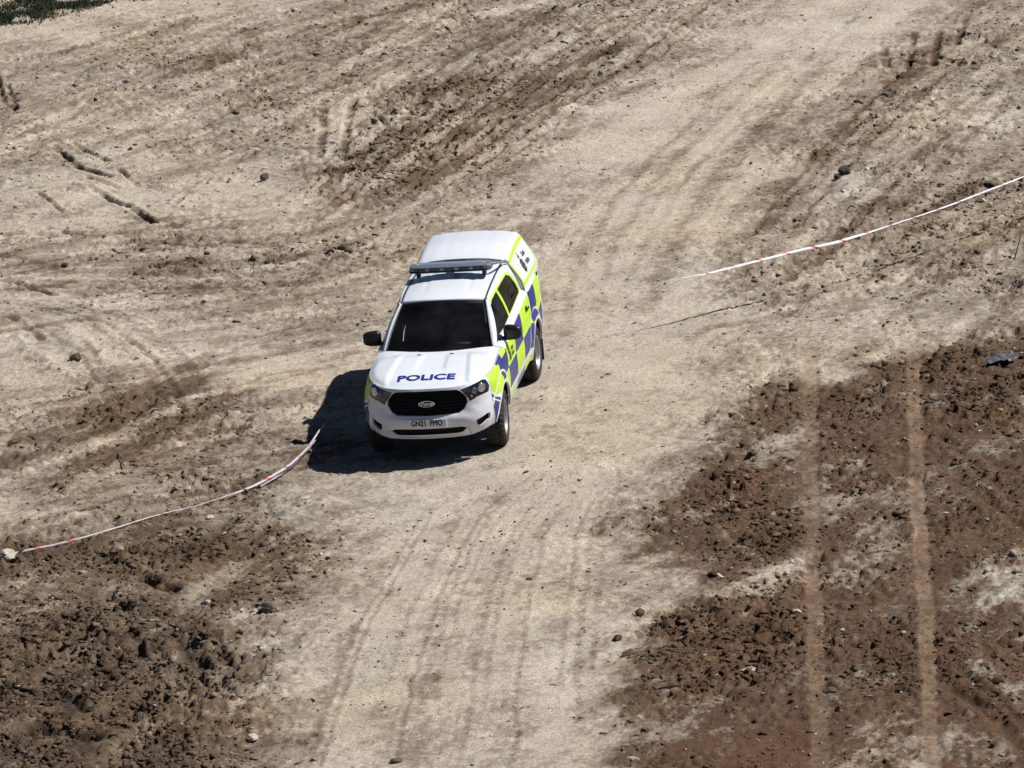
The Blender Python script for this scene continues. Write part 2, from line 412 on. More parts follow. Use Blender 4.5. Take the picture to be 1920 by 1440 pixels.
    for pl, am, ch in (([(1400, 750), (1500, 770), (1520, 880), (1430, 890), (1390, 810)], .50, .5), ([(1580, 930), (1700, 960), (1740, 1040), (1640, 1020), (1570, 980)], .30, .2),
                   ([(1790, 1100), (1880, 1090), (1990, 1120), (1990, 1170), (1840, 1150)], .62, .7), ([(1490, 920), (1560, 900), (1560, 960), (1500, 975)], .34, .3),
                   ([(1090, 1060), (1260, 1050), (1310, 1110), (1200, 1170), (1130, 1200), (1100, 1140)], .10, .6), ([(1330, 1090), (1460, 1060), (1560, 1030), (1560, 1070), (1420, 1110), (1360, 1130)], .38, .4),
                   ([(1460, 1260), (1530, 1230), (1600, 1310), (1500, 1310)], .30, .3), ([(1560, 660), (1620, 665), (1640, 700), (1580, 700)], .25, .2),
                   ([(1490, 1110), (1600, 1120), (1620, 1150), (1470, 1150)], .22, .2), ([(740, 990), (790, 980), (800, 1090), (740, 1100)], .07, .6),
                   ([(1140, 1180), (1190, 1150), (1180, 1300), (1120, 1340)], .10, .8), ([(1000, 1270), (1120, 1240), (1110, 1500), (980, 1500)], .05, .5),
                   ([(1150, 210), (1250, 150), (1180, 260), (1090, 300)], .10, .3)):
        q = patch(pl, .55); B -= am*q; C += ch*.5*q; A -= .008*q
    # streaks left by blades and wheels
    trackang = math.radians(74)
    s1 = sfbm(x, y, .22, 51, trackang, 9, 4); s2 = sfbm(x, y, .30, 61, math.radians(57), 7, 4); s3 = sfbm(x, y, .25, 71, math.radians(24), 6, 4)
    left = patch([(-200, 420), (700, 380), (720, 900), (300, 1060), (-200, 1100)], 1.5)
    topl = patch([(-200, -80), (1500, -80), (1100, 260), (760, 420), (-200, 420)], 1.5)
    strk = s1*(1-left)*(1-topl)+s3*left+s2*topl*(1-left)
    big = fbm(x, y, 1.5, 81, 4, .55); med = fbm(x, y, .45, 91, 4, .6); fin = fbm(x, y, .13, 101, 4, .65)
    fin2 = fbm(x, y, .055, 111, 2, .7)
    B2 = B + .95*(strk-.5)*(.45+.55*(1-tr)) + .55*(big-.5) + .60*(med-.5) + .70*(fin-.5) + .60*(fin2-.5)
    D = np.zeros(x.shape)              # height added by ruts
    nr = .35+.65*sstep(.35, .5, fbm(x, y, .25, 161, 2))
    for ln, wd, dp, dark in RUTS:
        r = stroke(ln, wd*.62, .10); dp = dp*.72; e = np.exp(-r**4*.9)*nr; D += -dp*e + dp*.22*np.exp(-(r-2.0)**2*2); B2 += dark*1.3*e; A = A*(1-.5*e)
    lane = np.zeros(x.shape)
    for ln, wd, dp, dark, red in LANES:
        r = stroke(ln, wd, .05); e = sstep(1.2, .85, r)*np.clip(.55+.9*(fbm(x, y, .7, 131, 3)-.35)-.25*(fin-.5), 0, 1)
        D += -dp*e + .004*e*np.sin(y*2*math.pi/.10); lane = np.maximum(lane, e*dark); A = A*(1-.75*e)
    nb = .5+fbm(x, y, .6, 171, 3)
    for ln, wd, am in STREAKS:
        m, r = mstroke(ln, wd, .12)
        if m is not None: B2[m] += am*np.exp(-r**2)*nb[m]
    for ln, wd, dp, dark, chalk in RIDGES:
        r = stroke(ln, wd, .5); e = np.exp(-r**2)*(.3+fbm(x, y, .3, 141, 3)); D += dp*e; B2 += dark*e; C += chalk*e
    nb = .3+.9*fbm(x, y, .5, 181, 2)
    for ln, wd, dp in SOFT:
        m, r = mstroke(ln, wd, .12)
        if m is not None: D[m] += -dp*np.exp(-r**2)*nb[m] + dp*.35*np.exp(-(r-1.9)**2*2)
    C = C+ .35*sstep(.62, .8, fbm(x, y, .8, 151, 4))*(1-topl)
    A = np.clip(A, .0035, 1)
    return B2, A, np.clip(Rr, 0, 1), np.clip(C, 0, 1.2), D, tr, h1, dk, h2, topl, lane

# gouges: (pixels of the photograph, half width m, depth m, how much darker the soil colour)
RUTS = [([(-6, 130), (2, 190), (30, 206)], .07, .09, .6), ([(10, 160), (30, 207)], .06, .07, .5), ([(108, 276), (130, 298), (150, 315), (205, 332)], .085, .11, .7), ([(133, 267), (170, 285), (205, 303)], .06, .08, .6),
        ([(160, 331), (220, 350)], .06, .08, .55), ([(218, 316), (252, 342)], .06, .07, .5), ([(172, 354), (240, 382), (290, 416)], .085, .11, .7), ([(62, 354), (122, 390)], .05, .06, .45), ([(88, 420), (148, 438)], .07, .06, .45),
        ([(318, 385), (350, 358), (395, 362)], .07, .06, .45), ([(240, 375), (330, 372)], .06, .04, .3), ([(606, 190), (602, 250), (603, 305)], .10, .07, .45), ([(664, 185), (648, 235), (645, 300)], .10, .08, .5), ([(655, 225), (695, 210), (725, 240)], .07, .07, .5),
        ([(1714, 60), (1706, 130)], .09, .07, .6), ([(1760, 55), (1752, 120)], .09, .08, .65), ([(1810, 25), (1795, 80)], .09, .07, .5), ([(1655, 85), (1665, 130)], .11, .06, .4), ([(1690, 105), (1730, 118)], .11, .05, .35),
        ([(380, 440), (460, 448), (540, 455)], .06, .05, .4), ([(0, 520), (60, 535), (100, 550)], .08, .06, .35), ([(20, 600), (80, 640)], .1, .06, .3), ([(150, 640), (190, 690)], .08, .03, .15), ([(60, 610), (140, 660), (180, 720)], .07, .025, .12),
        ([(1000, 130), (860, 190), (740, 260)], .12, .05, .25), ([(1130, 120), (980, 200), (830, 290)], .12, .06, .3), ([(960, 60), (800, 120), (700, 190)], .12, .05, .25), ([(1250, 40), (1080, 140)], .1, .05, .25), ([(1320, 10), (1190, 80)], .08, .04, .3),
        ([(880, 40), (760, 90)], .12, .05, .25), ([(1060, 20), (900, 90), (790, 150)], .1, .05, .22),
        ([(345, 1010), (385, 1020), (430, 985)], .20, .14, .4), ([(270, 1092), (320, 1110)], .16, .15, .5), ([(245, 1180), (262, 1210), (262, 1250)], .10, .13, .5), ([(120, 1160), (165, 1190)], .22, .13, .4), ([(250, 1330), (330, 1320)], .25, .15, .4), ([(350, 1220), (380, 1260)], .2, .13, .4),
        ([(420, 1060), (520, 1050)], .12, .08, .3), ([(400, 1230), (440, 1260)], .14, .1, .3), ([(60, 1380), (170, 1400)], .25, .13, .3), ([(100, 1300), (160, 1340)], .2, .12, .3), ([(200, 1130), (240, 1150)], .14, .1, .3),
        ([(1600, 1250), (1730, 1260)], .16, .07, .3), ([(1540, 1290), (1565, 1300)], .14, .09, .4), ([(1790, 1290), (1860, 1345), (1940, 1420)], .2, .04, .25), ([(1750, 1270), (1900, 1370)], .12, .04, .25),
        ([(1760, 860), (1860, 960), (1960, 1030)], .15, .04, .2), ([(1840, 850), (1960, 930)], .15, .04, .2), ([(1330, 470), (1560, 360), (1700, 230)], .2, .03, .12), ([(1360, 330), (1500, 180)], .15, .02, .10),
        ([(1640, 690), (1700, 670)], .2, .07, .2), ([(1390, 590), (1500, 560), (1620, 520)], .15, .03, .15),
        ([(1240, 1000), (1330, 1003)], .05, .03, .15), ([(1250, 985), (1330, 985)], .05, .03, .15), ([(1260, 1018), (1340, 1022)], .05, .03, .15)]
LANES = [([(1522, 640), (1520, 800), (1524, 1000), (1532, 1200), (1540, 1470)], .105, .018, .62, .35), ([(1716, 640), (1716, 760), (1724, 950), (1738, 1150), (1750, 1470)], .098, .022, .85, .55)]
STREAKS = [([(1560, 0), (1480, 60), (1300, 165), (1190, 235), (1000, 300)], .26, -.42), ([(1700, 0), (1600, 100), (1490, 220), (1400, 340), (1325, 440), (1300, 520)], .24, -.36), ([(1440, 150), (1330, 240), (1240, 350), (1190, 440)], .22, .08), ([(-10, 470), (130, 500), (260, 500), (420, 470), (640, 420)], .10, .35), ([(560, 330), (700, 310), (850, 260), (1000, 170), (1180, 80)], .12, .35), ([(600, 385), (780, 340), (930, 270), (1060, 200)], .10, .35), ([(560, 60), (760, 20), (900, -30)], .12, .3), ([(-10, 560), (150, 590), (330, 580), (560, 540)], .12, .3), ([(-10, 220), (180, 250), (380, 240), (560, 190)], .12, .25), ([(120, 560), (220, 600), (310, 660), (350, 720)], .08, .14), ([(60, 590), (160, 640), (240, 710), (270, 780)], .08, .16), ([(1330, 420), (1290, 560), (1180, 700), (1160, 830)], .35, -.14), ([(1060, 420), (1090, 600), (1080, 720)], .25, -.10),
           ([(1010, 1460), (1060, 1200), (1080, 1000), (1110, 860)], .16, -.20), ([(620, 1460), (720, 1150), (760, 980), (850, 900)], .22, -.14), ([(560, 1440), (660, 1200), (700, 1060)], .12, .14), ([(830, 1440), (860, 1200), (920, 1000), (960, 880)], .20, .10), ([(900, 1300), (930, 1150), (960, 1040)], .26, .12), ([(770, 1460), (800, 1320), (830, 1240)], .14, .18),
           ([(1560, 130), (1400, 260), (1290, 330), (1200, 420)], .16, .20), ([(1290, 130), (1170, 180), (1060, 240)], .12, .2), ([(1180, 330), (1080, 370), (990, 440)], .3, .12), ([(0, 640), (150, 640), (300, 600)], .2, -.12), ([(0, 470), (200, 490), (400, 540), (560, 530)], .15, .18), ([(100, 560), (300, 560), (500, 610)], .15, .16), ([(250, 490), (420, 500), (560, 470), (700, 440)], .2, .18), ([(320, 520), (440, 520), (540, 540)], .1, -.2),
           ([(700, 100), (900, 40), (1050, -10)], .25, -.15), ([(560, 260), (700, 160), (850, 100)], .25, -.15), ([(760, 400), (900, 300), (1050, 240)], .15, -.15), ([(1390, 200), (1300, 300), (1230, 420)], .12, -.15)]
RIDGES = [([(1280, 962), (1330, 1000), (1370, 1030), (1430, 1045)], .10, .04, -.5, .3), ([(1340, 1118), (1430, 1080), (1520, 1050)], .10, .04, -.35, .3), ([(440, 1020), (560, 965), (640, 930)], .14, .05, -.30, .1), ([(400, 1195), (500, 1140)], .12, .03, -.3, .0),
          ([(1000, 270), (1060, 230), (1100, 200)], .06, .03, -.2, .4), ([(640, 200), (628, 300)], .14, .02, -.3, .2), ([(1700, 680), (1740, 670), (1800, 650)], .08, .03, -.3, .1), ([(1870, 1190), (1960, 1250)], .15, .02, -.2, .1),
          ([(1760, 1200), (1850, 1290), (1960, 1370)], .10, .03, -.22, .1), ([(1810, 930), (1930, 1050)], .10, .03, -.2, .1), ([(130, 620), (200, 680)], .12, .05, -.2, .2), ([(30, 640), (90, 690), (180, 730)], .12, .05, -.2, .1)]

def family(a, b, n, wd, am, seed, depth=.018):
    r_ = random.Random(seed)
    for k in range(n):
        t = (k+r_.uniform(.1, .9))/n; i0 = r_.uniform(0, .3); i1 = r_.uniform(.7, 1); ln = []
        for q in range(9):
            f = (i0+(i1-i0)*q/8)*(len(a)-1); i = min(int(f), len(a)-2); g_ = f-i
            pa = [a[i][c]*(1-g_)+a[i+1][c]*g_ for c in (0, 1)]; pb = [b[i][c]*(1-g_)+b[i+1][c]*g_ for c in (0, 1)]
            ln.append((pa[0]*(1-t)+pb[0]*t, pa[1]*(1-t)+pb[1]*t))
        s_ = 1 if r_.random() < .62 else -1
        STREAKS.append((ln, wd*r_.uniform(.5, 1.5), s_*am*r_.uniform(.5, 1.3)))
        if s_ > 0: SOFT.append((ln, wd*.6, depth*r_.uniform(.6, 1.6)))
SOFT = []
family([(480, 420), (640, 270), (830, 120), (1040, -20)], [(760, 420), (960, 300), (1180, 150), (1420, -20)], 15, .10, .34, 1, .04)
family([(160, 200), (400, 130), (640, 40), (760, -30)], [(420, 330), (560, 240), (740, 130), (960, -20)], 8, .10, .22, 2)
family([(-30, 300), (150, 300), (330, 350), (520, 330)], [(-30, 420), (200, 410), (380, 440), (600, 400)], 7, .09, .22, 3)
family([(-30, 430), (260, 430), (480, 440), (700, 410)], [(-30, 560), (300, 570), (520, 560), (760, 500)], 12, .09, .30, 4, .03)
family([(-30, 570), (120, 610), (220, 700), (260, 790)], [(120, 560), (260, 600), (380, 680), (420, 760)], 8, .07, .16, 5, .018)
family([(-30, 820), (160, 760), (400, 640), (700, 560)], [(-30, 960), (200, 880), (480, 740), (690, 690)], 9, .12, .28, 6, .03)
family([(-30, 980), (200, 910), (400, 850), (560, 800)], [(-30, 1030), (240, 950), (450, 900), (600, 850)], 5, .08, .2, 7)
family([(500, 1460), (640, 1150), (760, 960), (940, 860)], [(1120, 1460), (1120, 1150), (1130, 980), (1180, 860)], 22, .06, .16, 8, .010)
family([(1020, 620), (1030, 500), (1090, 380), (1280, 210), (1480, 20)], [(1300, 620), (1330, 480), (1430, 340), (1560, 180), (1760, 0)], 14, .12, .18, 9, .012)
family([(1330, 520), (1470, 330), (1620, 180), (1800, 20)], [(1560, 560), (1740, 380), (1900, 240), (2000, 120)], 9, .11, .24, 10, .03)
family([(1280, 560), (1500, 480), (1700, 400), (1940, 330)], [(1300, 640), (1520, 610), (1740, 560), (1960, 520)], 8, .10, .22, 11, .03)
family([(1640, 820), (1740, 940), (1840, 1040), (1960, 1100)], [(1760, 760), (1860, 840), (1930, 900), (1990, 940)], 5, .12, .16, 12, .02)
family([(1640, 1180), (1760, 1290), (1860, 1380), (1940, 1460)], [(1780, 1180), (1880, 1270), (1960, 1330), (2020, 1380)], 5, .12, .18, 13, .02)

def heights(x, y, A, D, tr, h1, h2):
    und = .22*(fbm(x, y, 5.5, 201, 3)-.5); car = sstep(2.2, 5.0, np.hypot(x, y*.7)); und = und*(.1+.9*car)
    r1 = 1-np.abs(2*fbm(x, y, .42, 211, 2)-1); r2 = fbm(x, y, .20, 221, 3, .6); r3 = fbm(x, y, .085, 231, 3, .65)
    bl = np.clip(fbm(x, y, .16, 241, 2)-.5, 0, 1)*2
    r4 = fbm(x, y, .05, 271, 2, .7)
    n = (.50*(r1-.55)+1.15*(r2-.5)+1.50*(r3-.5)+.70*(r4-.5)+.30*bl*bl)
    gate = .5+1.0*sstep(.38, .66, fbm(x, y, .8, 251, 3))
    heap = h2*.25*(fbm(x, y, 1.3, 261, 3)-.35)
    wheels = np.ones(x.shape)
    for wx_, wy_ in ((-.78, -1.61), (.78, -1.61), (-.78, 1.61), (.78, 1.61)): wheels = np.minimum(wheels, sstep(.15, .5, np.hypot(x-wx_, y-wy_)))
    return (und + A*1.7*n*gate + D + heap)*(.15+.85*wheels) + (1-wheels)*.004

Bf, Af, Rf, Cf, Df, tr_, h1_, dk_, h2_, topl_, lane_ = fields(GX, GY)
far_flat = near
GZ = heights(GX, GY, Af, Df, tr_, h1_, h2_)*near
pale = np.array([.43, .366, .290]); tan = np.array([.285, .231, .179]); brown = np.array([.134, .093, .063]); darkb = np.array([.062, .043, .032]); redb = np.array([.104, .058, .036]); chalk = np.array([.50, .46, .41])
def soil(B, R, C, x, y):
    s = lambda v: v[..., None]
    c = pale + (tan-pale)*s(sstep(.0, .35, B)); c = c + (brown-c)*s(sstep(.38, .86, B)); c = c + (darkb-c)*s(sstep(.95, 1.5, B))
    c = c + (redb*1.05-c)*s(np.clip(R, 0, 1)*sstep(.45, .9, B)*.8)
    c = c*(1 + s(np.clip(-B, 0, .5))*.35)
    c = c + (chalk-c)*s(np.clip(C, 0, 1)*sstep(.55, .0, B)*.75)
    hue = fbm(x, y, 2.2, 301, 3)-.5
    c = c*(1+s(hue)*np.array([.10, .0, -.14]))
    return np.clip(c, .01, .8)
GC = soil(Bf, Rf, Cf, GX, GY)
GC = GC+(np.array([.245, .170, .116])*(.55+.9*fbm(GX, GY, .09, 311, 3))[..., None]-GC)*lane_[..., None]
_n2 = (sstep(-12.5, -10.4, PP)*sstep(12.5, 10.4, PP)*sstep(-23, -19.6, QQ)*sstep(33, 29.6, QQ))[..., None]
GC = np.array([.31, .252, .194])+(GC-np.array([.31, .252, .194]))*_n2
# --- mesh
ni, nj = GX.shape
me = bpy.data.meshes.new('ground'); me.vertices.add(ni*nj)
me.vertices.foreach_set('co', np.stack([GX, GY, GZ], -1).astype(np.float32).ravel())
idx = np.arange(ni*nj).reshape(ni, nj)
q = np.stack([idx[:-1, :-1], idx[1:, :-1], idx[1:, 1:], idx[:-1, 1:]], -1).reshape(-1, 4)
me.loops.add(q.size); me.loops.foreach_set('vertex_index', q.ravel().astype(np.int32))
me.polygons.add(len(q)); me.polygons.foreach_set('loop_start', np.arange(0, q.size, 4, dtype=np.int32)); me.polygons.foreach_set('loop_total', np.full(len(q), 4, np.int32))
me.update(calc_edges=True); me.polygons.foreach_set('use_smooth', np.ones(len(q), bool))
ca = me.color_attributes.new('soil', 'FLOAT_COLOR', 'POINT')
ca.data.foreach_set('color', np.concatenate([GC, np.ones((ni, nj, 1))], -1).astype(np.float32).ravel())
def soil_mat(name, s1=22, s2=70, bump=.8):
    m = bpy.data.materials.new(name); m.use_nodes = True; n = m.node_tree.nodes; l = m.node_tree.links; b = n['Principled BSDF']
    b.inputs['Roughness'].default_value = 1; b.inputs['Specular IOR Level'].default_value = .08
    at_ = n.new('ShaderNodeAttribute'); at_.attribute_name = 'soil'; tc = n.new('ShaderNodeTexCoord')
    no = n.new('ShaderNodeTexNoise'); no.inputs['Scale'].default_value = s1; no.inputs['Detail'].default_value = 6; no.inputs['Roughness'].default_value = .7; l.new(tc.outputs['Object'], no.inputs[0])
    mr = n.new('ShaderNodeMapRange'); mr.inputs[1].default_value = .3; mr.inputs[2].default_value = .7; mr.inputs[3].default_value = .62; mr.inputs[4].default_value = 1.34; l.new(no.outputs[0], mr.inputs[0])
    mx = n.new('ShaderNodeMix'); mx.data_type = 'RGBA'; mx.blend_type = 'MULTIPLY'; mx.inputs[0].default_value = 1; l.new(at_.outputs[0], mx.inputs[6]); l.new(mr.outputs[0], mx.inputs[7]); l.new(mx.outputs[2], b.inputs[0])
    nl = n.new('ShaderNodeTexNoise'); nl.inputs['Scale'].default_value = .9; nl.inputs['Detail'].default_value = 7; nl.inputs['Roughness'].default_value = .62; l.new(tc.outputs['Object'], nl.inputs[0])
    ml = n.new('ShaderNodeMapRange'); ml.inputs[1].default_value = .35; ml.inputs[2].default_value = .65; ml.inputs[3].default_value = .86; ml.inputs[4].default_value = 1.10; l.new(nl.outputs[0], ml.inputs[0])
    mq = n.new('ShaderNodeMath'); mq.operation = 'MULTIPLY'; l.new(mr.outputs[0], mq.inputs[0]); l.new(ml.outputs[0], mq.inputs[1]); l.new(mq.outputs[0], mx.inputs[7])
    n2 = n.new('ShaderNodeTexNoise'); n2.inputs['Scale'].default_value = s2; n2.inputs['Detail'].default_value = 4; n2.inputs['Roughness'].default_value = .65; l.new(tc.outputs['Object'], n2.inputs[0])
    ad = n.new('ShaderNodeMath'); ad.operation = 'MULTIPLY_ADD'; l.new(no.outputs[0], ad.inputs[0]); ad.inputs[1].default_value = 1.6; l.new(n2.outputs[0], ad.inputs[2])
    bp = n.new('ShaderNodeBump'); bp.inputs['Strength'].default_value = bump; bp.inputs['Distance'].default_value = .022; l.new(ad.outputs[0], bp.inputs['Height']); l.new(bp.outputs[0], b.inputs['Normal'])
    return m
M['soil'] = soil_mat('soil'); me.materials.append(M['soil'])
ground = bpy.data.objects.new('ground', me); col.objects.link(ground)
tag(ground, kind='structure')

def zat(x, y):
    """height of the built ground under a point (bilinear on its grid)"""
    p = (x-O2.x)*rx+(y-O2.y)*ry; q_ = -(x-O2.x)*ry+(y-O2.y)*rx
    i = np.clip(np.searchsorted(ap, p)-1, 0, ni-2); j = np.clip(np.searchsorted(aq, q_)-1, 0, nj-2)
    fx = np.clip((p-ap[i])/(ap[i+1]-ap[i]), 0, 1); fy = np.clip((q_-aq[j])/(aq[j+1]-aq[j]), 0, 1)
    return (GZ[i, j]*(1-fx)+GZ[i+1, j]*fx)*(1-fy)+(GZ[i, j+1]*(1-fx)+GZ[i+1, j+1]*fx)*fy
def nearest(arr, x, y):
    p = (x-O2.x)*rx+(y-O2.y)*ry; q_ = -(x-O2.x)*ry+(y-O2.y)*rx
    i = np.clip(np.searchsorted(ap, p), 0, ni-1); j = np.clip(np.searchsorted(aq, q_), 0, nj-1)
    return arr[i, j]

# ------------------------------------------------------------------ loose clods and gravel (nobody could count them)
def ico(sub):
    bm = bmesh.new(); bmesh.ops.create_icosphere(bm, subdivisions=sub, radius=1.0)
    v = np.array([tuple(a.co) for a in bm.verts]); f = np.array([[a.index for a in b.verts] for b in bm.faces]); bm.free(); return v, f
IV, IF = ico(1)
def scatter(name, N, prob, size, colour, seed, flat=.7, material='soil', label=None, cat=None):
    r = np.random.default_rng(seed); X = []; Y = []
    while sum(map(len, X)) < N:
        p = r.uniform(-9.9, 9.9, 60000); q_ = r.uniform(-19.2, 29.2, 60000)
        x = O2.x+p*rx-q_*ry; y = O2.y+p*ry+q_*rx
        k = r.uniform(0, 1, 60000) < prob(x, y); k &= np.hypot(x, y*.35) > .0
        X.append(x[k]); Y.append(y[k])
    x = np.concatenate(X)[:N]; y = np.concatenate(Y)[:N]
    s = size(x, y, r); z = zat(x, y)
    var = [IV*(1+.46*r.standard_normal((len(IV), 1)).clip(-1.6, 1.6)) for _ in range(12)]
    V = np.stack([var[k] for k in r.integers(0, 12, N)])
    th = r.uniform(0, 2*np.pi, N); c, s_ = np.cos(th), np.sin(th)
    sc = np.stack([r.uniform(.7, 1.8, N), r.uniform(.55, 1.1, N), r.uniform(flat*.5, flat*1.2, N)], -1)
    V = V*sc[:, None, :]*s[:, None, None]
    Vx = V[..., 0]*c[:, None]-V[..., 1]*s_[:, None]; Vy = V[..., 0]*s_[:, None]+V[..., 1]*c[:, None]
    V = np.stack([Vx+x[:, None], Vy+y[:, None], V[..., 2]+z[:, None]+(s*flat*r.uniform(-.35, .25, N))[:, None]], -1).reshape(-1, 3)
    F = (IF[None]+(np.arange(N)*len(IV))[:, None, None]).reshape(-1, 3)
    me = bpy.data.meshes.new(name); me.vertices.add(len(V)); me.vertices.foreach_set('co', V.astype(np.float32).ravel())
    me.loops.add(F.size); me.loops.foreach_set('vertex_index', F.ravel().astype(np.int32)); me.polygons.add(len(F))
    me.polygons.foreach_set('loop_start', np.arange(0, F.size, 3, dtype=np.int32)); me.polygons.foreach_set('loop_total', np.full(len(F), 3, np.int32)); me.update(calc_edges=True)
    C = colour(x, y, r); C = np.repeat(C[:, None, :], len(IV), 1).reshape(-1, 3)
    a = me.color_attributes.new('soil', 'FLOAT_COLOR', 'POINT'); a.data.foreach_set('color', np.concatenate([C, np.ones((len(C), 1))], -1).astype(np.float32).ravel())
    me.materials.append(M[material]); o = bpy.data.objects.new(name, me); col.objects.link(o)
    tag(o, label, cat, kind='stuff'); return o
okcar = lambda x, y: ~((np.abs(x) < .95) & (np.abs(y) < 2.6))
scatter('soil_clods', 46000, lambda x, y: (nearest(Af, x, y)/.055).clip(.05, 1)**3.0*(.25+1.1*sstep(.4, .62, fbm(x, y, .7, 401, 3)))*okcar(x, y),
        lambda x, y, r: (.011+.032*r.uniform(0, 1, len(x))**3.0)*(.7+nearest(Af, x, y)*8.5)*np.where(r.uniform(0, 1, len(x)) < .05, 1.6, 1),
        lambda x, y, r: nearest(GC, x, y)*np.where(r.uniform(0, 1, (len(x), 1)) < .07, r.uniform(1.2, 2.0, (len(x), 1)), r.uniform(.65, 1.2, (len(x), 1))), 5, .75, label='loose brown clods of earth strewn over the churned ground', cat='clods')
scatter('gravel', 6000, lambda x, y: (.25+.75*sstep(.45, .7, fbm(x, y, 1.1, 411, 3)))*(.35+.65*(nearest(Bf, x, y) > .3))*okcar(x, y),
        lambda x, y, r: .010+.022*r.uniform(0, 1, len(x))**3,
        lambda x, y, r: np.array([.40, .35, .29])*r.uniform(.55, 1.2, (len(x), 1)), 6, .6, label='small pale stones and gravel scattered over the bare earth', cat='gravel')
scatter('dark_crumbs', 3500, lambda x, y: (.1+.9*sstep(.5, .72, fbm(x, y, .9, 421, 3)))*okcar(x, y)*(.4+.6*nearest(tr_, x, y)),
        lambda x, y, r: .008+.017*r.uniform(0, 1, len(x))**3,
        lambda x, y, r: np.array([.14, .105, .078])*r.uniform(.5, 1.3, (len(x), 1)), 8, .8, label='dark crumbs of moist earth lying on the pale track', cat='crumbs')
# ------------------------------------------------------------------ the pick-up (its own frame: +x its left side, -y its nose, z up)
car = empty('pickup_truck', (0, 0, 0))
tag(car, 'white police pick-up with blue and yellow checks and roof light bar on the dirt track', 'pick-up truck')

HW = .905
_th = np.linspace(0, math.pi/2, 140)
_fx = HW*np.sin(_th)**(2/2.85); _fy = -1.72-.79*np.cos(_th)**(2/2.5)
_bx = HW*np.sin(_th[::-1])**(2/7.0); _by = 2.52+.30*np.cos(_th[::-1])**(2/4.0)
ox = np.concatenate([_fx, _bx]); oy = np.concatenate([_fy, _by])
os_ = np.concatenate([[0], np.cumsum(np.hypot(np.diff(ox), np.diff(oy)))])
S0 = float(os_[139]); S1 = float(os_[140])
def sx(x): return float(np.interp(x, _fx, os_[:140]))            # arc length of the front where the outline has this x
def sy(y):                                                        # arc length on the flank
    if y < -1.72: return float(np.interp(y, _fy, os_[:140]))
    return S0+(min(y, 2.52)+1.72)
SEND = float(os_[-1])
ZT = lambda y: np.interp(y, [-2.55, -2.42, -2.2, -1.9, -1.5, -1.1, -.5, 0, 1.2, 2.85], [1.035, 1.05, 1.085, 1.12, 1.16, 1.20, 1.245, 1.285, 1.34, 1.37])
ARC = [(-1.61, .385), (1.61, .385)]
def body(s, z, off=0.0):
    s = np.clip(s, 0, SEND-1e-4)
    x = np.interp(s, os_, ox); y = np.interp(s, os_, oy); e = 2e-3
    dx = np.interp(s+e, os_, ox)-np.interp(s-e, os_, ox); dy = np.interp(s+e, os_, oy)-np.interp(s-e, os_, oy)
    L = np.hypot(dx, dy)+1e-12; nx, ny = dy/L, -dx/L
    nx = np.where(s < .004, 0.0, nx); ny = np.where(s < .004, -1.0, ny)
    f = np.clip(-ny, 0, 1)**1.5
    zz = np.where(z > .9, .9+(z-.9)*.34/(ZT(y)-.9), z)
    ds = np.interp(zz, [.30, .42, .55, .72, .85, 1.0, 1.10, 1.17, 1.21, 1.24, 1.30], [.055, .035, .012, .0, .006, .012, .022, .036, .050, .072, .10])+.045*sstep(1.9, 2.8, y)
    zf = z-.085*sstep(.42, .80, x)*sstep(.58, .70, z)*sstep(1.0, .80, z)
    df = np.interp(zf, [.32, .37, .42, .47, .60, .655, .69, .80, .95, 1.02, 1.07, 1.12], [.12, .06, .04, .02, .0, .008, .045, .045, .050, .058, .085, .13])
    # swage lines pressed into the doors
    ds = ds + .010*np.exp(-((z-(.93+.02*y))/.03)**2)*np.clip(1-f*3, 0, 1)*sstep(-1.2, -.9, y)
    d = (1-f)*ds+f*df
    for cy, cz in ARC:                                             # flared arches
        r = np.hypot(y-cy, z-cz); fl = .030*sstep(.60, .53, r)*(x > .6)*sstep(-2.3, -2.05, y); d = d-fl
    # the bumper stands proud at its corners, with a crease under the lamps
    d = d-.012*sstep(.66, .62, z)*sstep(.44, .50, z)*f*sstep(.35, .6, np.abs(x))
    n = -d+off
    top = ZT(y); ov = np.clip(z-top, 0, None)
    x = x+nx*n; y = y+ny*n
    return np.stack([np.maximum(x, 0.0), y, z], -1)

def circ(cs, cz, r, n=44): return [(cs+r*math.cos(2*math.pi*k/n), cz+r*math.sin(2*math.pi*k/n)) for k in range(n)]
aF = circ(sy(-1.61), .385, .465); aR = circ(sy(1.61), .385, .465)
def topedge(s_list): return [(s, float(ZT(np.interp(s, os_, oy)))) for s in s_list]
def P(*pts): return [(sy(y), z) for y, z in pts]
top_all = topedge(np.linspace(0, SEND, 90))
BOT = [(SEND, .44), (sy(2.15), .46), (sy(1.9), .42), (sy(1.0), .42), (sy(-1.0), .40), (sy(-1.9), .50), (sy(-2.06), .46), (sx(.84), .445), (sx(.72), .40), (sx(.58), .37), (sx(.45), .365), (0, .355)]
outline = top_all+BOT
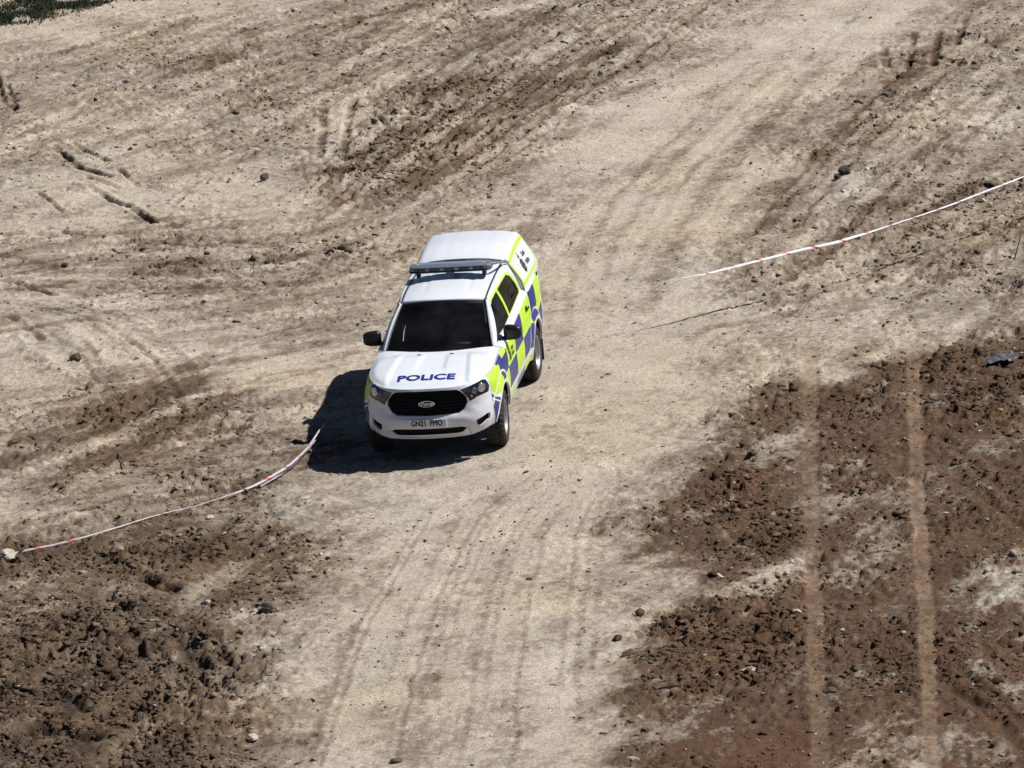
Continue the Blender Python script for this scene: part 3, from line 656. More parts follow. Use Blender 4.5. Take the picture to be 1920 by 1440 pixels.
# openings of the nose
GR = [(0, 1.015), (sx(.42), 1.005), (sx(.475), .975), (sx(.55), .89), (sx(.555), .82), (sx(.505), .735), (sx(.43), .69), (0, .675)]
HL = [(sx(.47), .998), (sx(.56), 1.018), (sx(.69), 1.048), (sx(.775), 1.072), (sx(.81), 1.062), (sx(.828), .97), (sx(.81), .895), (sx(.69), .870), (sx(.59), .825), (sx(.570), .87), (sx(.505), .950)]
IN = [(0, .505), (sx(.44), .510), (sx(.52), .485), (sx(.46), .430), (sx(.40), .420), (0, .415)]
FG = [(sx(.63), .565), (sx(.765), .625), (sx(.80), .62), (sx(.795), .55), (sx(.69), .475), (sx(.645), .50)]
SEAMS = [[(sx(.53), .50), (sx(.537), .50), (sx(.575), .372), (sx(.568), .372)], [(0, .383), (sx(.42), .386), (sx(.45), .372), (sx(.45), .380), (sx(.423), .392), (0, .389)]]
SKID = [(0, .412), (sx(.50), .418), (sx(.56), .38), (sx(.56), .362), (0, .352)]
gap = .009
def vline(y0, z0, y1, z1, g=gap): return [(sy(y0)-g/2, z0), (sy(y1)-g/2, z1), (sy(y1)+g/2, z1), (sy(y0)+g/2, z0)]
FEND = [(sy(-1.06), .46), (sy(-1.10), .8), (sy(-1.09), 1.3)]
BUMP_TOP = [(sx(.50), .80), (sx(.70), .855), (sx(.86), .885), (sy(-2.12), .80), (sy(-2.03), .72)]
cols_y = [(-2.05, -1.62), (-1.62, -.94), (-.94, -.21), (-.21, .50), (.50, 1.36), (1.36, 1.90), (1.90, 2.82)]
ROW1 = (.88, 1.42); ROW0 = (.55, .88); ROWS = (.42, .505)
def rect(y0, y1, z0, z1, lean=0.0): return [(sy(y0)-lean, z0), (sy(y1)-lean, z0), (sy(y1), z1), (sy(y0), z1)]
checks = []
for k, (a, b) in enumerate(cols_y):
    checks.append((1 if k % 2 == 0 else 2, rect(a, b, *ROW1)))
    if k == 0: continue
    checks.append((2 if k % 2 == 0 else 1, rect(a, b, *ROW0)))
    checks.append((1 if k % 2 == 0 else 2, rect(a, b, *ROWS)))
for k, (a, b) in enumerate([(-2.14, -1.72), (-1.72, -1.34), (-1.34, -1.0)]): checks.append((1 if k % 2 == 0 else 2, rect(a, b, 1.115, 1.30)))
noseY = [(sx(.838), .90), (sy(-2.04), .80), (sy(-1.62), .78), (sy(-1.62), .88), (sy(-2.0), 1.3), (sx(.838), 1.3)]
belt_line = [(s_, float(ZT(np.interp(s_, os_, oy)))-.062) for s_ in np.linspace(sy(-1.0), SEND, 60)]+[(SEND, 1.6), (sy(-1.0), 1.6)]
noseB = [(sx(.838), .40), (sy(-1.9), .40), (sy(-1.98), .68), (sy(-2.06), .735), (sx(.838), .775)]
noseB2 = [(sx(.838), .80), (sy(-2.06), .755), (sy(-1.97), .70), (sy(-1.97), .76), (sy(-2.05), .785), (sx(.838), .855)]
def ring(cs, cz, r0, r1, n=44): return circ(cs, cz, r1, n), circ(cs, cz, r0, n)
whites = [circ(sy(-1.61), .385, .505), circ(sy(1.61), .385, .505)]
arc_o = [circ(sy(-1.61), .385, .635), circ(sy(1.61), .385, .635)]; arc_i = [circ(sy(-1.61), .385, .605), circ(sy(1.61), .385, .605)]
sill_gap = [(sy(-1.2), .505), (sy(1.3), .505), (sy(1.3), .59), (sy(-1.2), .59)]
door1 = [(sy(-1.06), .47), (sy(.05), .47), (sy(.05), 1.5), (sy(-1.09), 1.5), (sy(-1.10), .8)]
door2 = [(sy(.060), .47), (sy(1.05), .47), (sy(1.10), .66), (sy(1.20), .86), (sy(1.24), 1.5), (sy(.060), 1.5)]
bed = [(sy(1.128), .40), (SEND, .40), (SEND, 1.5), (sy(1.248), 1.5), (sy(1.208), .86), (sy(1.128), .70)]
fender = [(sx(.8365), .2), (sy(-1.066), .2), (sy(-1.066), .40), (sy(-1.106), .8), (sy(-1.096), 1.5), (sx(.8365), 1.5)]
sill = [(sy(-1.06), .30), (sy(1.128), .30), (sy(1.122), .69), (sy(1.105), .655), (sy(1.056), .464), (sy(-1.06), .464)]
nose = [(0, .2), (sx(.8335), .2), (sx(.8335), 1.5), (0, 1.5)]
polys = [outline, *SEAMS, nose, aF, aR, GR, HL, IN, FG, SKID, door1, door2, bed, fender, sill, noseY, noseB, noseB2, sill_gap, belt_line, *whites, *arc_o, *arc_i, *[c[1] for c in checks]]
SK = Skin((0, SEND, .34, 1.38), .05, polys, body)
def colour_of(c):
    """film colour of each triangle: checks, then white bands round the arches and along the sill"""
    mi = np.zeros(len(c), int)
    for k, p in checks: mi[inside(c[:, 0], c[:, 1], p)] = k
    for k, p in ((1, noseY), (2, noseB), (2, noseB2)): mi[inside(c[:, 0], c[:, 1], p)] = k
    for p in whites: mi[inside(c[:, 0], c[:, 1], p)] = 0
    for o_, i_ in zip(arc_o, arc_i): mi[inside(c[:, 0], c[:, 1], o_) & ~inside(c[:, 0], c[:, 1], i_)] = 0
    mi[inside(c[:, 0], c[:, 1], belt_line)] = 0
    mi[(c[:, 1] > .505) & (c[:, 1] < .59) & (c[:, 0] > sy(-1.2)) & (c[:, 0] < sy(1.2))] = 0
    return mi
film = ['white', 'yellow', 'blue']
_old_piece = Skin.piece
def cpiece(self, name, incl, excl=(), mirror=False, **kw):
    # colours by triangle: temporary polygons replaced by a direct lookup
    o = _old_piece(self, name, incl, film, car, excl=excl, mirror=mirror, **kw)
    sel = np.zeros(len(self.f), bool)
    for p in incl: sel |= inside(self.c[:, 0], self.c[:, 1], p)
    for p in excl: sel &= ~inside(self.c[:, 0], self.c[:, 1], p)
    mi = list(colour_of(self.c[sel])); n = len(mi); me = o.data
    full = [int(a) for a in mi]; nwall = len(me.polygons)-2*n
    full = full+[0]*nwall+full
    me.polygons.foreach_set('material_index', full); me.update(); return o
cut = [aF, aR]
inO = [outline]
def both(name, incl, excl=(), **kw):
    r = []
    for mir in (False, True):
        r.append(cpiece(SK, name, incl, excl=excl, mirror=mir, **kw))
    return r
# restrict to the outline by masking triangles that lie outside of it
msk = inside(SK.c[:, 0], SK.c[:, 1], outline); SK.f = SK.f[msk]; SK.c = SK.c[msk]
bodyo = None
both('bumper', [nose], [GR, HL, IN, FG, fender, *SEAMS, *cut], thick=.03)
both('fender', [fender], [*cut, nose], thick=.03)
doorsF = both('door', [door1], cut, thick=.02); doorsR = both('door', [door2], cut, thick=.02)
both('sill', [sill], cut+[door1, door2], thick=.03)
both('bed_side', [bed], cut, thick=.03)
# tailgate: the bed sides wrap round the tail; a lower bumper bar behind
bm = bmesh.new(); box_bm(bm, Vector((0, 2.84, .52)), (1.56, .16, .17), bev=.03); from_bm('rear_bumper', bm, ['black'], car, True)

# grille, intake, lamp housings
def fronthalf(name, poly, m, off, thick=.02):
    """one piece over both halves"""
    a = _old_piece(SK, name, [poly], [m], car, off=off, thick=thick)
    b = _old_piece(SK, name, [poly], [m], car, off=off, thick=thick, mirror=True)
    bm = bmesh.new(); bm.from_mesh(a.data); bm.from_mesh(b.data); bmesh.ops.remove_doubles(bm, verts=bm.verts, dist=1e-5)
    bpy.data.objects.remove(b); bm.to_mesh(a.data); bm.free(); a.data.polygons.foreach_set('use_smooth', [True]*len(a.data.polygons)); return a
grille = fronthalf('grille', GR, 'matt', -.035)
fronthalf('lower_intake', IN, 'matt', -.04)
for mir in (False, True):
    _old_piece(SK, 'bumper_seam', SEAMS, ['matt'], car, off=-.010, thick=.01, mirror=mir)
    _old_piece(SK, 'fog_recess', [FG], ['matt'], car, off=-.045, thick=.02, mirror=mir)
    hl = _old_piece(SK, 'headlight', [HL], ['lamp'], car, off=-.004, thick=.05, mirror=mir)
    sg = -1 if mir else 1
    def on(x, z, off=0.0):
        p = body(np.array([sx(x)]), np.array([z]), off)[0]; return Vector((p[0]*sg, p[1], p[2]))
    def nrm(x, z):
        v = on(x, z, .02)-on(x, z, 0); return v.normalized()
    for (x, z, r, mm, nm) in ((.745, .978, .052, 'lens', 'projector'), (.655, .955, .034, 'hub', 'side_lamp'), (.610, .890, .020, 'amber', 'indicator')):
        n_ = nrm(x, z); c_ = on(x, z, .002); q_ = n_.to_track_quat('X', 'Z')
        V, F = lathe_x([(-.012, r*1.18), (.004, r*1.18), (.006, r), (.001, r*.8), (-.002, r*.55), (.004, r*.3), (.006, 0)] if nm != 'indicator' else [(-.01, r), (.004, r*.95), (.007, r*.5), (.008, 0)], 24)
        V = [q_ @ Vector(v)*1.0+c_ for v in V]; link(nm, V, F, [mm], hl)
# grille bars and badge
for k, z in enumerate((.72, .765, .81, .855, .90, .94)):
    pts = [];
    for t in np.linspace(-1, 1, 17):
        xm = np.interp(z, [.68, .74, .83, .90, .975], [.36, .46, .53, .52, .43]); x = t*xm; p = body(np.array([sx(abs(x))]), np.array([z]), -.030)[0]; pts.append((x, p[1], p[2]))
    A = [(a, b-.004, c+.008) for a, b, c in pts]; Bq = [(a, b-.006, c-.008) for a, b, c in pts]
    o = strip_mesh('grille_bar', A, Bq, ['matt'], grille); sm = o.modifiers.new('s', 'SOLIDIFY'); sm.thickness = .008
def ellipse_badge():
    y0 = float(body(np.array([0.0]), np.array([.835]), 0)[0][1])-.006
    V = []; F = []; n = 40
    for (k, yy) in ((1.0, y0+.012), (1.0, y0), (.93, y0-.004), (.86, y0-.004), (.83, y0)):
        for i in range(n):
            a = 2*math.pi*i/n; V.append((.112*k*math.cos(a), yy, .84+.045*(k if k == 1 else (k*.9 if k < .9 else k))*math.sin(a)))
    for r_ in range(4):
        for i in range(n): F.append((r_*n+i, r_*n+(i+1) % n, (r_+1)*n+(i+1) % n, (r_+1)*n+i))
    F.append(tuple(4*n+i for i in range(n)))
    mi = [1]*len(F)
    for i in range(3*n, 4*n): mi[i] = 0
    mi[-1] = 0
    return link('badge', V, F, ['trim', 'chrome'], car, mi)
badge = ellipse_badge()

def text(name, body_, size, mtx, m, parent, sxy=(1, 1), bold=0.0, shear=0.0, conform=None, ext=.0015, align='CENTER', embolden=0):
    cu = bpy.data.curves.new(name, 'FONT'); cu.body = body_; cu.size = size; cu.align_x = align; cu.align_y = 'CENTER'
    cu.offset = bold; cu.shear = shear; cu.extrude = ext; cu.resolution_u = 4; cu.fill_mode = 'BOTH'
    tmp = bpy.data.objects.new(name, cu); col.objects.link(tmp); dg = bpy.context.evaluated_depsgraph_get()
    me = bpy.data.meshes.new_from_object(tmp.evaluated_get(dg)); bpy.data.objects.remove(tmp)
    bm = bmesh.new(); bm.from_mesh(me)
    if embolden:
        g0 = bm.verts[:]+bm.edges[:]+bm.faces[:]
        for q_, (ex, ey) in enumerate(((1, 0), (-1, 0), (0, .8), (0, -.8))):
            d_ = bmesh.ops.duplicate(bm, geom=g0)['geom']; bmesh.ops.translate(bm, verts=[v for v in d_ if isinstance(v, bmesh.types.BMVert)], vec=(ex*embolden, ey*embolden, .0002*(q_+1)))
    if conform:
        bmesh.ops.triangulate(bm, faces=[f for f in bm.faces if len(f.verts) > 4]); 
    for v in bm.verts:
        v.co.x *= sxy[0]; v.co.y *= sxy[1]; p = mtx @ v.co
        if conform: p = conform(p, v.co.z)
        v.co = p
    bm.to_mesh(me); bm.free(); me.materials.clear(); me.materials.append(M[m])
    o = bpy.data.objects.new(name, me); col.objects.link(o); o.parent = parent; return o
# facing -y: text x -> -x?  seen from the nose, +x of the truck is on the viewer's right
RF = Matrix(((1, 0, 0, 0), (0, 0, -1, 0), (0, 1, 0, 0), (0, 0, 0, 1)))
text('lettering', 'Ford', .066, Matrix.Translation((-.004, badge.data.vertices[80].co.y-.002, .84)) @ RF, 'chrome', badge, (1.25, .95), .0005, .35)
# number plate
py = float(body(np.array([0.0]), np.array([.585]), 0)[0][1])-.012
bm = bmesh.new(); box_bm(bm, Vector((0, py, .588)), (.52, .012, .111), bev=.004, seg=1); plate = from_bm('number_plate', bm, ['plate'], car)
text('lettering', 'GN21', .104, Matrix.Translation((-.012, py-.0075, .588)) @ RF, 'ink', plate, (.80, 1.0), 0, embolden=.004, align='RIGHT')
text('lettering', 'FMO', .104, Matrix.Translation((.030, py-.0075, .588)) @ RF, 'ink', plate, (.80, 1.0), 0, embolden=.004, align='LEFT')
bm = bmesh.new(); box_bm(bm, Vector((0, 2.828, .92)), (.52, .012, .111), bev=.004, seg=1); from_bm('number_plate', bm, ['plate'], car)

# ---- bonnet
def rim(s, off=0.0):
    s = np.atleast_1d(s); z = ZT(np.interp(s, os_, oy))+0*s
    return body(s, z, off)
rs = np.linspace(0, sy(-1.10), 70); RM = rim(rs)
# the rim is drawn in a little so the bonnet tucks under its own rounded edge
rimR = [(float(p[0]), float(p[1])) for p in RM]
cowl = [(x, -1.30+.22*(x/.80)**2) for x in np.linspace(rimR[-1][0], 0, 18)][1:]
halfpoly = rimR+[(a, b) for a, b in cowl]
rimA = np.array([(p[0], p[1], p[2]) for p in RM])
def bonz(x, y):
    ax_ = np.abs(x); d = np.full(ax_.shape, 9.0); zr = np.zeros(ax_.shape)
    for i in range(len(rimA)-1):
        dd = seg_dist(ax_, y, rimA[i, :2], rimA[i+1, :2]); m_ = dd < d; d = np.where(m_, dd, d); zr = np.where(m_, rimA[i, 2], zr)
    fade = 1-np.exp(-d/.15)
    base = ZT(y)
    z = zr*np.exp(-(d/.10)**2)+base*(1-np.exp(-(d/.10)**2))+.058*fade
    b = .022*sstep(.48, .525, ax_+.10*(y+1.9))*sstep(.0, .07, d)                   # raised shoulders
    c_ = .016*sstep(.175, .205, ax_+.05*(y+1.9))*sstep(-2.08, -1.86, y)*sstep(.68, .40, ax_)    # channel either side of the centre
    return z+(b+c_)*sstep(-1.30, -1.55, y)-.004
def bon(a, b, off=0.0):
    z = bonz(a, b); return np.stack([a, b, z+off], -1)
bp_ = halfpoly+[(-a, b) for a, b in reversed(halfpoly[1:-1])]
BK = Skin((-.84, .84, -2.45, -1.06), .028, [bp_], bon)
BK.piece('bonnet', [bp_], ['white'], car, thick=.03)
def bconf(p, e):
    return Vector((p.x, p.y, float(bonz(np.array([p.x]), np.array([p.y]))[0])+.006+e))
lp_ = text('lettering', 'POLICE', .232, Matrix.Translation((-.02, -2.20, 0)), 'inkblue', car, (1.03, .86), 0, 0, conform=bconf, embolden=.0075)
for sg in (-1, 1):
    tube('shut_line', [((p[0]-.012)*sg, p[1]+(.012 if p[1] < -2.2 else 0), float(bonz(np.array([p[0]-.012]), np.array([p[1]]))[0])+.001) for p in RM[14::2]], .0035, ['trim'], car, 5)
# washer jets, cowl panel, wipers
for s_ in (-1, 1):
    bm = bmesh.new(); box_bm(bm, Vector((.22*s_, -1.42, float(bonz(np.array([.22]), np.array([-1.42]))[0])+.004)), (.05, .02, .012), bev=.004); from_bm('washer_jet', bm, ['black'], car)

# ---- cab: windscreen, roof, sides
def WB(t): return np.array([.735*t, -1.33+.22*t*t, 1.165+.022*t*t])
def WT(t): return np.array([.575*t, -.50+.11*t*t, 1.735-.060*t*t])
def patch3(name, f, nu, nv, m, parent, thick=0):
    V = []; F = []
    for i in range(nu+1):
        for j in range(nv+1): V.append(f(i/nu*2-1, j/nv))
    for i in range(nu):
        for j in range(nv): a = i*(nv+1)+j; F.append((a, a+nv+1, a+nv+2, a+1))
    o = link(name, V, F, [m], parent)
    if thick: s = o.modifiers.new('s', 'SOLIDIFY'); s.thickness = thick; s.offset = -1
    return o
def ws(u, v, off=0.0):
    p = WB(u)*(1-v)+WT(u)*v; bul = .05*math.sin(math.pi*v)*(1-.25*u*u); return (p[0], p[1]-bul*.5-off*.5, p[2]+bul*.8+off*.8)
patch3('windscreen', lambda u, v: ws(u*.985, .015+v*.965), 24, 14, 'glass', car)
# black ceramic border of the glass
V = []; F = []
def border():
    n = 30; outer = []; inner = []
    for k in range(n): t = -1+2*k/n; outer.append((t, 0)); inner.append((t*.93, .07))
    for k in range(n): v = k/n; outer.append((1, v)); inner.append((.93, .07+v*.86))
    for k in range(n): t = 1-2*k/n; outer.append((t, 1)); inner.append((t*.93, .93))
    for k in range(n): v = 1-k/n; outer.append((-1, v)); inner.append((-.93, .07+v*.86))
    V = [ws(a, b, -.003) for a, b in outer]+[ws(a, b, -.003) for a, b in inner]; N = len(outer)
    F = [(k, (k+1) % N, N+(k+1) % N, N+k) for k in range(N)]
    return link('windscreen_border', V, F, ['black'], car)
border()
Zc = lambda y: np.interp(y, [-.52, -.35, -.1, .2, .6, 1.35], [1.735, 1.765, 1.795, 1.812, 1.82, 1.805])
Wr = lambda y: np.interp(y, [-.5, -.39, 0, .5, 1.3], [.572, .575, .575, .568, .555])
Wo = lambda y: np.interp(y, [-.5, -.39, 0, .5, 1.3], [.575, .585, .612, .622, .615])
def roof(u, v):
    y0 = -.50+.11*u*u; y = y0+(1.30-y0)*v; ww = Wr(y0 if v == 0 else y)
    x = u*(.575 if v == 0 else ww); z = Zc(y+0) - (.060*abs(u)**2.4)
    if v == 0: z = 1.735-.060*u*u
    z += -.006*math.exp(-((abs(x)-.30)/.03)**2)*sstep(-.3, -.1, np.array(y)).item()
    return (x, y, z)
patch3('roof', roof, 40, 40, 'white', car, .02)
# flank of the cab above the belt
XB = lambda y: np.interp(y, [-1.2, -1.05, -.7, -.3, 1.35], [.735, .765, .80, .82, .835])
def flank(y, z, off=0.0):
    xt = Wo(np.maximum(y, -.39)); zt = np.interp(y, [-.52, -.35, -.1, .2, .6, 1.35], [1.735, 1.765, 1.795, 1.812, 1.82, 1.805])-.062
    zt = np.where(y < -.39, 1.675, zt); zb = 1.20
    t = (z-zb)/(zt-zb); x = XB(y)+(xt+.012-XB(y))*t+.026*np.sin(np.pi*np.clip(t, 0, 1)); x = x-.02*sstep(.86, 1.02, t)*0
    return np.stack([x+off*.93, y, z+off*.35], -1)
FO = [(-1.10, 1.16), (-1.08, 1.20), (-.90, 1.33), (-.66, 1.495), (-.45, 1.635), (-.36, 1.69), (-.1, 1.722), (.2, 1.738), (.6, 1.745), (1.0, 1.74), (1.29, 1.73), (1.295, 1.60), (1.295, 1.22), (0, 1.18), (-1.0, 1.14)]
WF = [(-.93, 1.275), (-.80, 1.37), (-.60, 1.505), (-.42, 1.61), (-.30, 1.65), (-.05, 1.678), (.03, 1.682), (.04, 1.315), (-.40, 1.285)]
WR = [(.14, 1.322), (.125, 1.686), (.50, 1.694), (.90, 1.685), (1.05, 1.63), (1.14, 1.51), (1.165, 1.40), (1.13, 1.365)]
GRN = [(-.55, 1.565), (-.40, 1.648), (-.30, 1.680), (-.05, 1.704), (.2, 1.712), (.6, 1.718), (.96, 1.71), (1.12, 1.64), (1.22, 1.51), (1.24, 1.42), (1.24, 1.30), (1.10, 1.30), (1.12, 1.36), (.1, 1.315), (.04, 1.315), (.01, 1.64), (-.3, 1.62)]
FRM = [(-1.0, 1.20), (-.68, 1.47), (-.45, 1.62), (-.33, 1.674), (-.05, 1.708), (.2, 1.717), (.6, 1.723), (.97, 1.715), (1.135, 1.645), (1.235, 1.515), (1.255, 1.42), (1.255, 1.23), (0, 1.20)]
FK = Skin((-1.12, 1.30, 1.13, 1.76), .05, [FO, WF, WR, GRN, FRM], flank)
msk = inside(FK.c[:, 0], FK.c[:, 1], FO); FK.f = FK.f[msk]; FK.c = FK.c[msk]
FRM1 = FRM+[(.078, 1.225)]
left_of = [(-2, 0), (.075, 0), (.075, 3), (-2, 3)]; right_of = [(.081, 0), (3, 0), (3, 3), (.081, 3)]
for mir in (False, True):
    k = 1 if mir else 0
    FK.piece('cab_side', [FO], film, car, excl=[FRM], thick=.03, mirror=mir)
    for half, W_, dr in ((left_of, WF, doorsF[k]), (right_of, WR, doorsR[k])):
        other = right_of if half is left_of else left_of
        FK.piece('window_frame', [FRM], film, dr, excl=[WF, WR, other], colours=[(1, GRN)], off=-.004, thick=.03, mirror=mir)
        FK.piece('window', [W_], ['sideglass'], dr, off=-.016, thick=.004, mirror=mir)
    sg = -1 if mir else 1
    SAIL = [(-.97, 1.235), (-.79, 1.365), (-.755, 1.26)]
    SA = Skin((-1.0, -.7, 1.2, 1.4), .05, [SAIL], flank); SA.piece('sail_panel', [SAIL], ['black'], doorsF[k], off=.008, thick=.02, mirror=mir)
    # belt moulding
    ys = np.linspace(-1.08, 1.29, 40); A = []; B_ = []; C_ = []; D_ = []
    for y in ys:
        zz = float(ZT(y)); b = body(np.array([sy(y)]), np.array([zz-.035]))[0]; f_ = flank(np.array([y]), np.array([zz+.03]))[0]
        A.append((b[0]*sg, y, b[2])); B_.append(((b[0]-.012)*sg, y, zz+.0)); C_.append(((f_[0]+.02)*sg, y, zz+.014)); D_.append((f_[0]*sg-.004*sg, y, zz+.03))
    n = len(ys); F = []
    for r_ in range(3):
        for i in range(n-1):
            q4 = (r_*n+i, r_*n+i+1, (r_+1)*n+i+1, (r_+1)*n+i); F.append(q4 if not mir else q4[::-1])
    link('belt_moulding', A+B_+C_+D_, F, ['white'], car)
    # screen pillar
    A = []; B_ = []
    for v in np.linspace(-.02, 1.0, 20):
        e = ws(sg*1.0, v, .006); A.append((e[0]-sg*.012, e[1], e[2]+.004))
        y = np.interp(v, [0, 1], [-1.06, -.37]); z = np.interp(y, [p[0] for p in FO[1:6]], [p[1] for p in FO[1:6]]); f_ = flank(np.array([y]), np.array([z]), .002)[0]
        B_.append((f_[0]*sg, f_[1], f_[2]))
    o = strip_mesh('pillar', A, B_, ['white'], car); s = o.modifiers.new('s', 'SOLIDIFY'); s.thickness = .03; s.offset = 0
    # roof rail strip: rounded join from roof to flank, with the dark drip channel
    ys = np.linspace(-.38, 1.29, 40); R0 = []; R1 = []; R2 = []; T0 = []; T1 = []
    for y in ys:
        u0 = Wr(y); zt = float(Zc(y))-.060; f_ = flank(np.array([y]), np.array([float(np.interp(y, [p[0] for p in FO[5:11]], [p[1] for p in FO[5:11]]))]))[0]
        R0.append((u0*sg*.995, y, zt+.001)); R1.append(((u0*.4+f_[0]*.6)*sg, y, zt*.6+f_[2]*.4+.012)); R2.append((f_[0]*sg, y, f_[2]))
        T0.append((u0*sg*.975, y, zt+.006)); T1.append(((u0+.006)*sg, y, zt+.004))
    n = len(ys); F = []
    for r_ in range(2):
        for i in range(n-1):
            q4 = (r_*n+i, r_*n+i+1, (r_+1)*n+i+1, (r_+1)*n+i); F.append(q4 if not mir else q4[::-1])
    link('roof_rail', R0+R1+R2, F, ['white'], car)
    pr = [ws(sg*.99, v, .010) for v in np.linspace(.0, .97, 12)]
    tube('drip_channel', [(a-sg*.002, b, c) for a, b, c in pr]+[((t0[0]+t1[0])/2, t0[1], t0[2]-.002) for t0, t1 in zip(T0, T1)], .0125, ['trim'], car, 6)

# ---- canopy
prof = np.array([(.838, 1.30), (.835, 1.36), (.805, 1.47), (.745, 1.60), (.682, 1.72), (.636, 1.80), (.605, 1.838), (.572, 1.858), (.555, 1.856), (.40, 1.882), (.22, 1.895), (0, 1.900)])
gl_ = np.concatenate([[0], np.cumsum(np.hypot(np.diff(prof[:, 0]), np.diff(prof[:, 1])))]); GT = float(gl_[-1])
def gz(z): return float(np.interp(z, prof[:, 1], gl_))
def canopy(y, g_, off=0.0):
    x = np.interp(g_, gl_, prof[:, 0]); z = np.interp(g_, gl_, prof[:, 1]); e = .012
    dx = np.interp(g_+e, gl_, prof[:, 0])-np.interp(g_-e, gl_, prof[:, 0]); dz = np.interp(g_+e, gl_, prof[:, 1])-np.interp(g_-e, gl_, prof[:, 1]); L = np.hypot(dx, dz)
    nx, nz = dz/L, -dx/L
    k = sstep(2.45, 2.80, y)                                         # the tail slopes and rounds off
    z = z - (z-1.30)*.05*k**1.5; x = x*(1-.03*k*k)
    rb = .016*(np.exp(-((x-.235)/.014)**2)+.5*np.exp(-((x-.47)/.012)**2))*(z > 1.7)*sstep(1.33, 1.42, y)*sstep(2.7, 2.5, y)
    k0 = sstep(2.1, 1.30, y)*.075*np.clip((z-1.5)/.35, 0, 1)
    z = z-rb-k0
    return np.stack([x+nx*off, y, z+nz*off], -1)
def ce(z): return 2.87-(z-1.30)*.44                                  # rear edge leans forward
CO = [(1.305, 0), (ce(1.30), 0)]+[(ce(z), gz(z)) for z in (1.4, 1.55, 1.7, 1.78, 1.83, 1.86)]+[(ce(1.900), GT), (1.305, GT)]
def inset(d, z0, z1): return [(1.345+d, gz(z0)), (1.345+d, gz(z1)), (ce(z1)-.05-d, gz(z1)), (ce((z0+z1)/2)-.05-d, gz((z0+z1)/2)), (ce(z0)-.05-d, gz(z0))]
CG = inset(0, 1.375, 1.815); CP = inset(.045, 1.405, 1.785); CW = inset(.062, 1.425, 1.765)
CK = Skin((1.305, 2.89, 0, GT), .05, [CO, CG, CW, CP], canopy)
msk = inside(CK.c[:, 0], CK.c[:, 1], CO); CK.f = CK.f[msk]; CK.c = CK.c[msk]
for mir in (False, True):
    CK.piece('canopy_shell', [CO], film, car, excl=[CP], colours=[(1, CG)], thick=.02, mirror=mir)
    CK.piece('canopy_panel', [CP], film, car, colours=[(1, CP), (0, CW)], off=.003, thick=.015, mirror=mir)
# tail face, front face and seal of the canopy
for nm, yf, m_ in (('canopy_tail', None, 'white'), ('canopy_front', 1.16, 'white')):
    gs_ = np.linspace(0, GT, 60); R = []
    for g_ in gs_:
        z = np.interp(g_, gl_, prof[:, 1]); yy = (ce(z)-.02) if yf is None else 1.306
        R.append(canopy(np.array([yy]), np.array([g_]), -.01)[0])
    ring_ = [tuple(p) for p in R]+[(-p[0], p[1], p[2]) for p in R[::-1][1:]]
    link(nm, ring_, [tuple(range(len(ring_)))], [m_], car, smooth=False)
pts = [canopy(np.array([1.302]), np.array([g_]), .001)[0] for g_ in np.linspace(0, GT, 34)]
tube('canopy_seal', [tuple(p) for p in pts]+[(-p[0], p[1], p[2]) for p in pts[::-1][1:]], .011, ['seal'], car, 6)
for sg in (-1, 1):     # tail lamps and catches
    bm = bmesh.new(); box_bm(bm, Vector((.775*sg, 2.78, 1.0)), (.09, .09, .30), bev=.025); from_bm('rear_lamp', bm, ['redlens'], car, True)
    for (yy, zz) in ((2.45, 1.28), (1.42, 1.27)):
        p = body(np.array([sy(yy)]), np.array([zz]))[0]
        bm = bmesh.new(); box_bm(bm, Vector((p[0]*sg, yy, zz)), (.03, .075, .055), bev=.012); from_bm('catch', bm, ['black'], car, True)
    for (yy, zz, dr) in ((-.03, 1.12, doorsF[0 if sg > 0 else 1]), (1.10, 1.16, doorsR[0 if sg > 0 else 1])):
        p = body(np.array([sy(yy)]), np.array([zz]))[0]
        bm = bmesh.new(); box_bm(bm, Vector(((p[0]+.022)*sg, yy-.07, zz)), (.022, .18, .032), bev=.01); box_bm(bm, Vector(((p[0]-.004)*sg, yy-.09, zz)), (.02, .13, .075), bev=.009); from_bm('handle', bm, ['black'], dr, True)
# fuel flap on the near flank, side repeaters
p = body(np.array([sy(1.50)]), np.array([1.08]))[0]
bm = bmesh.new(); box_bm(bm, Vector((p[0]-.009, 1.50, 1.08)), (.022, .16, .16), bev=.004); from_bm('fuel_flap', bm, ['blue'], car, True)

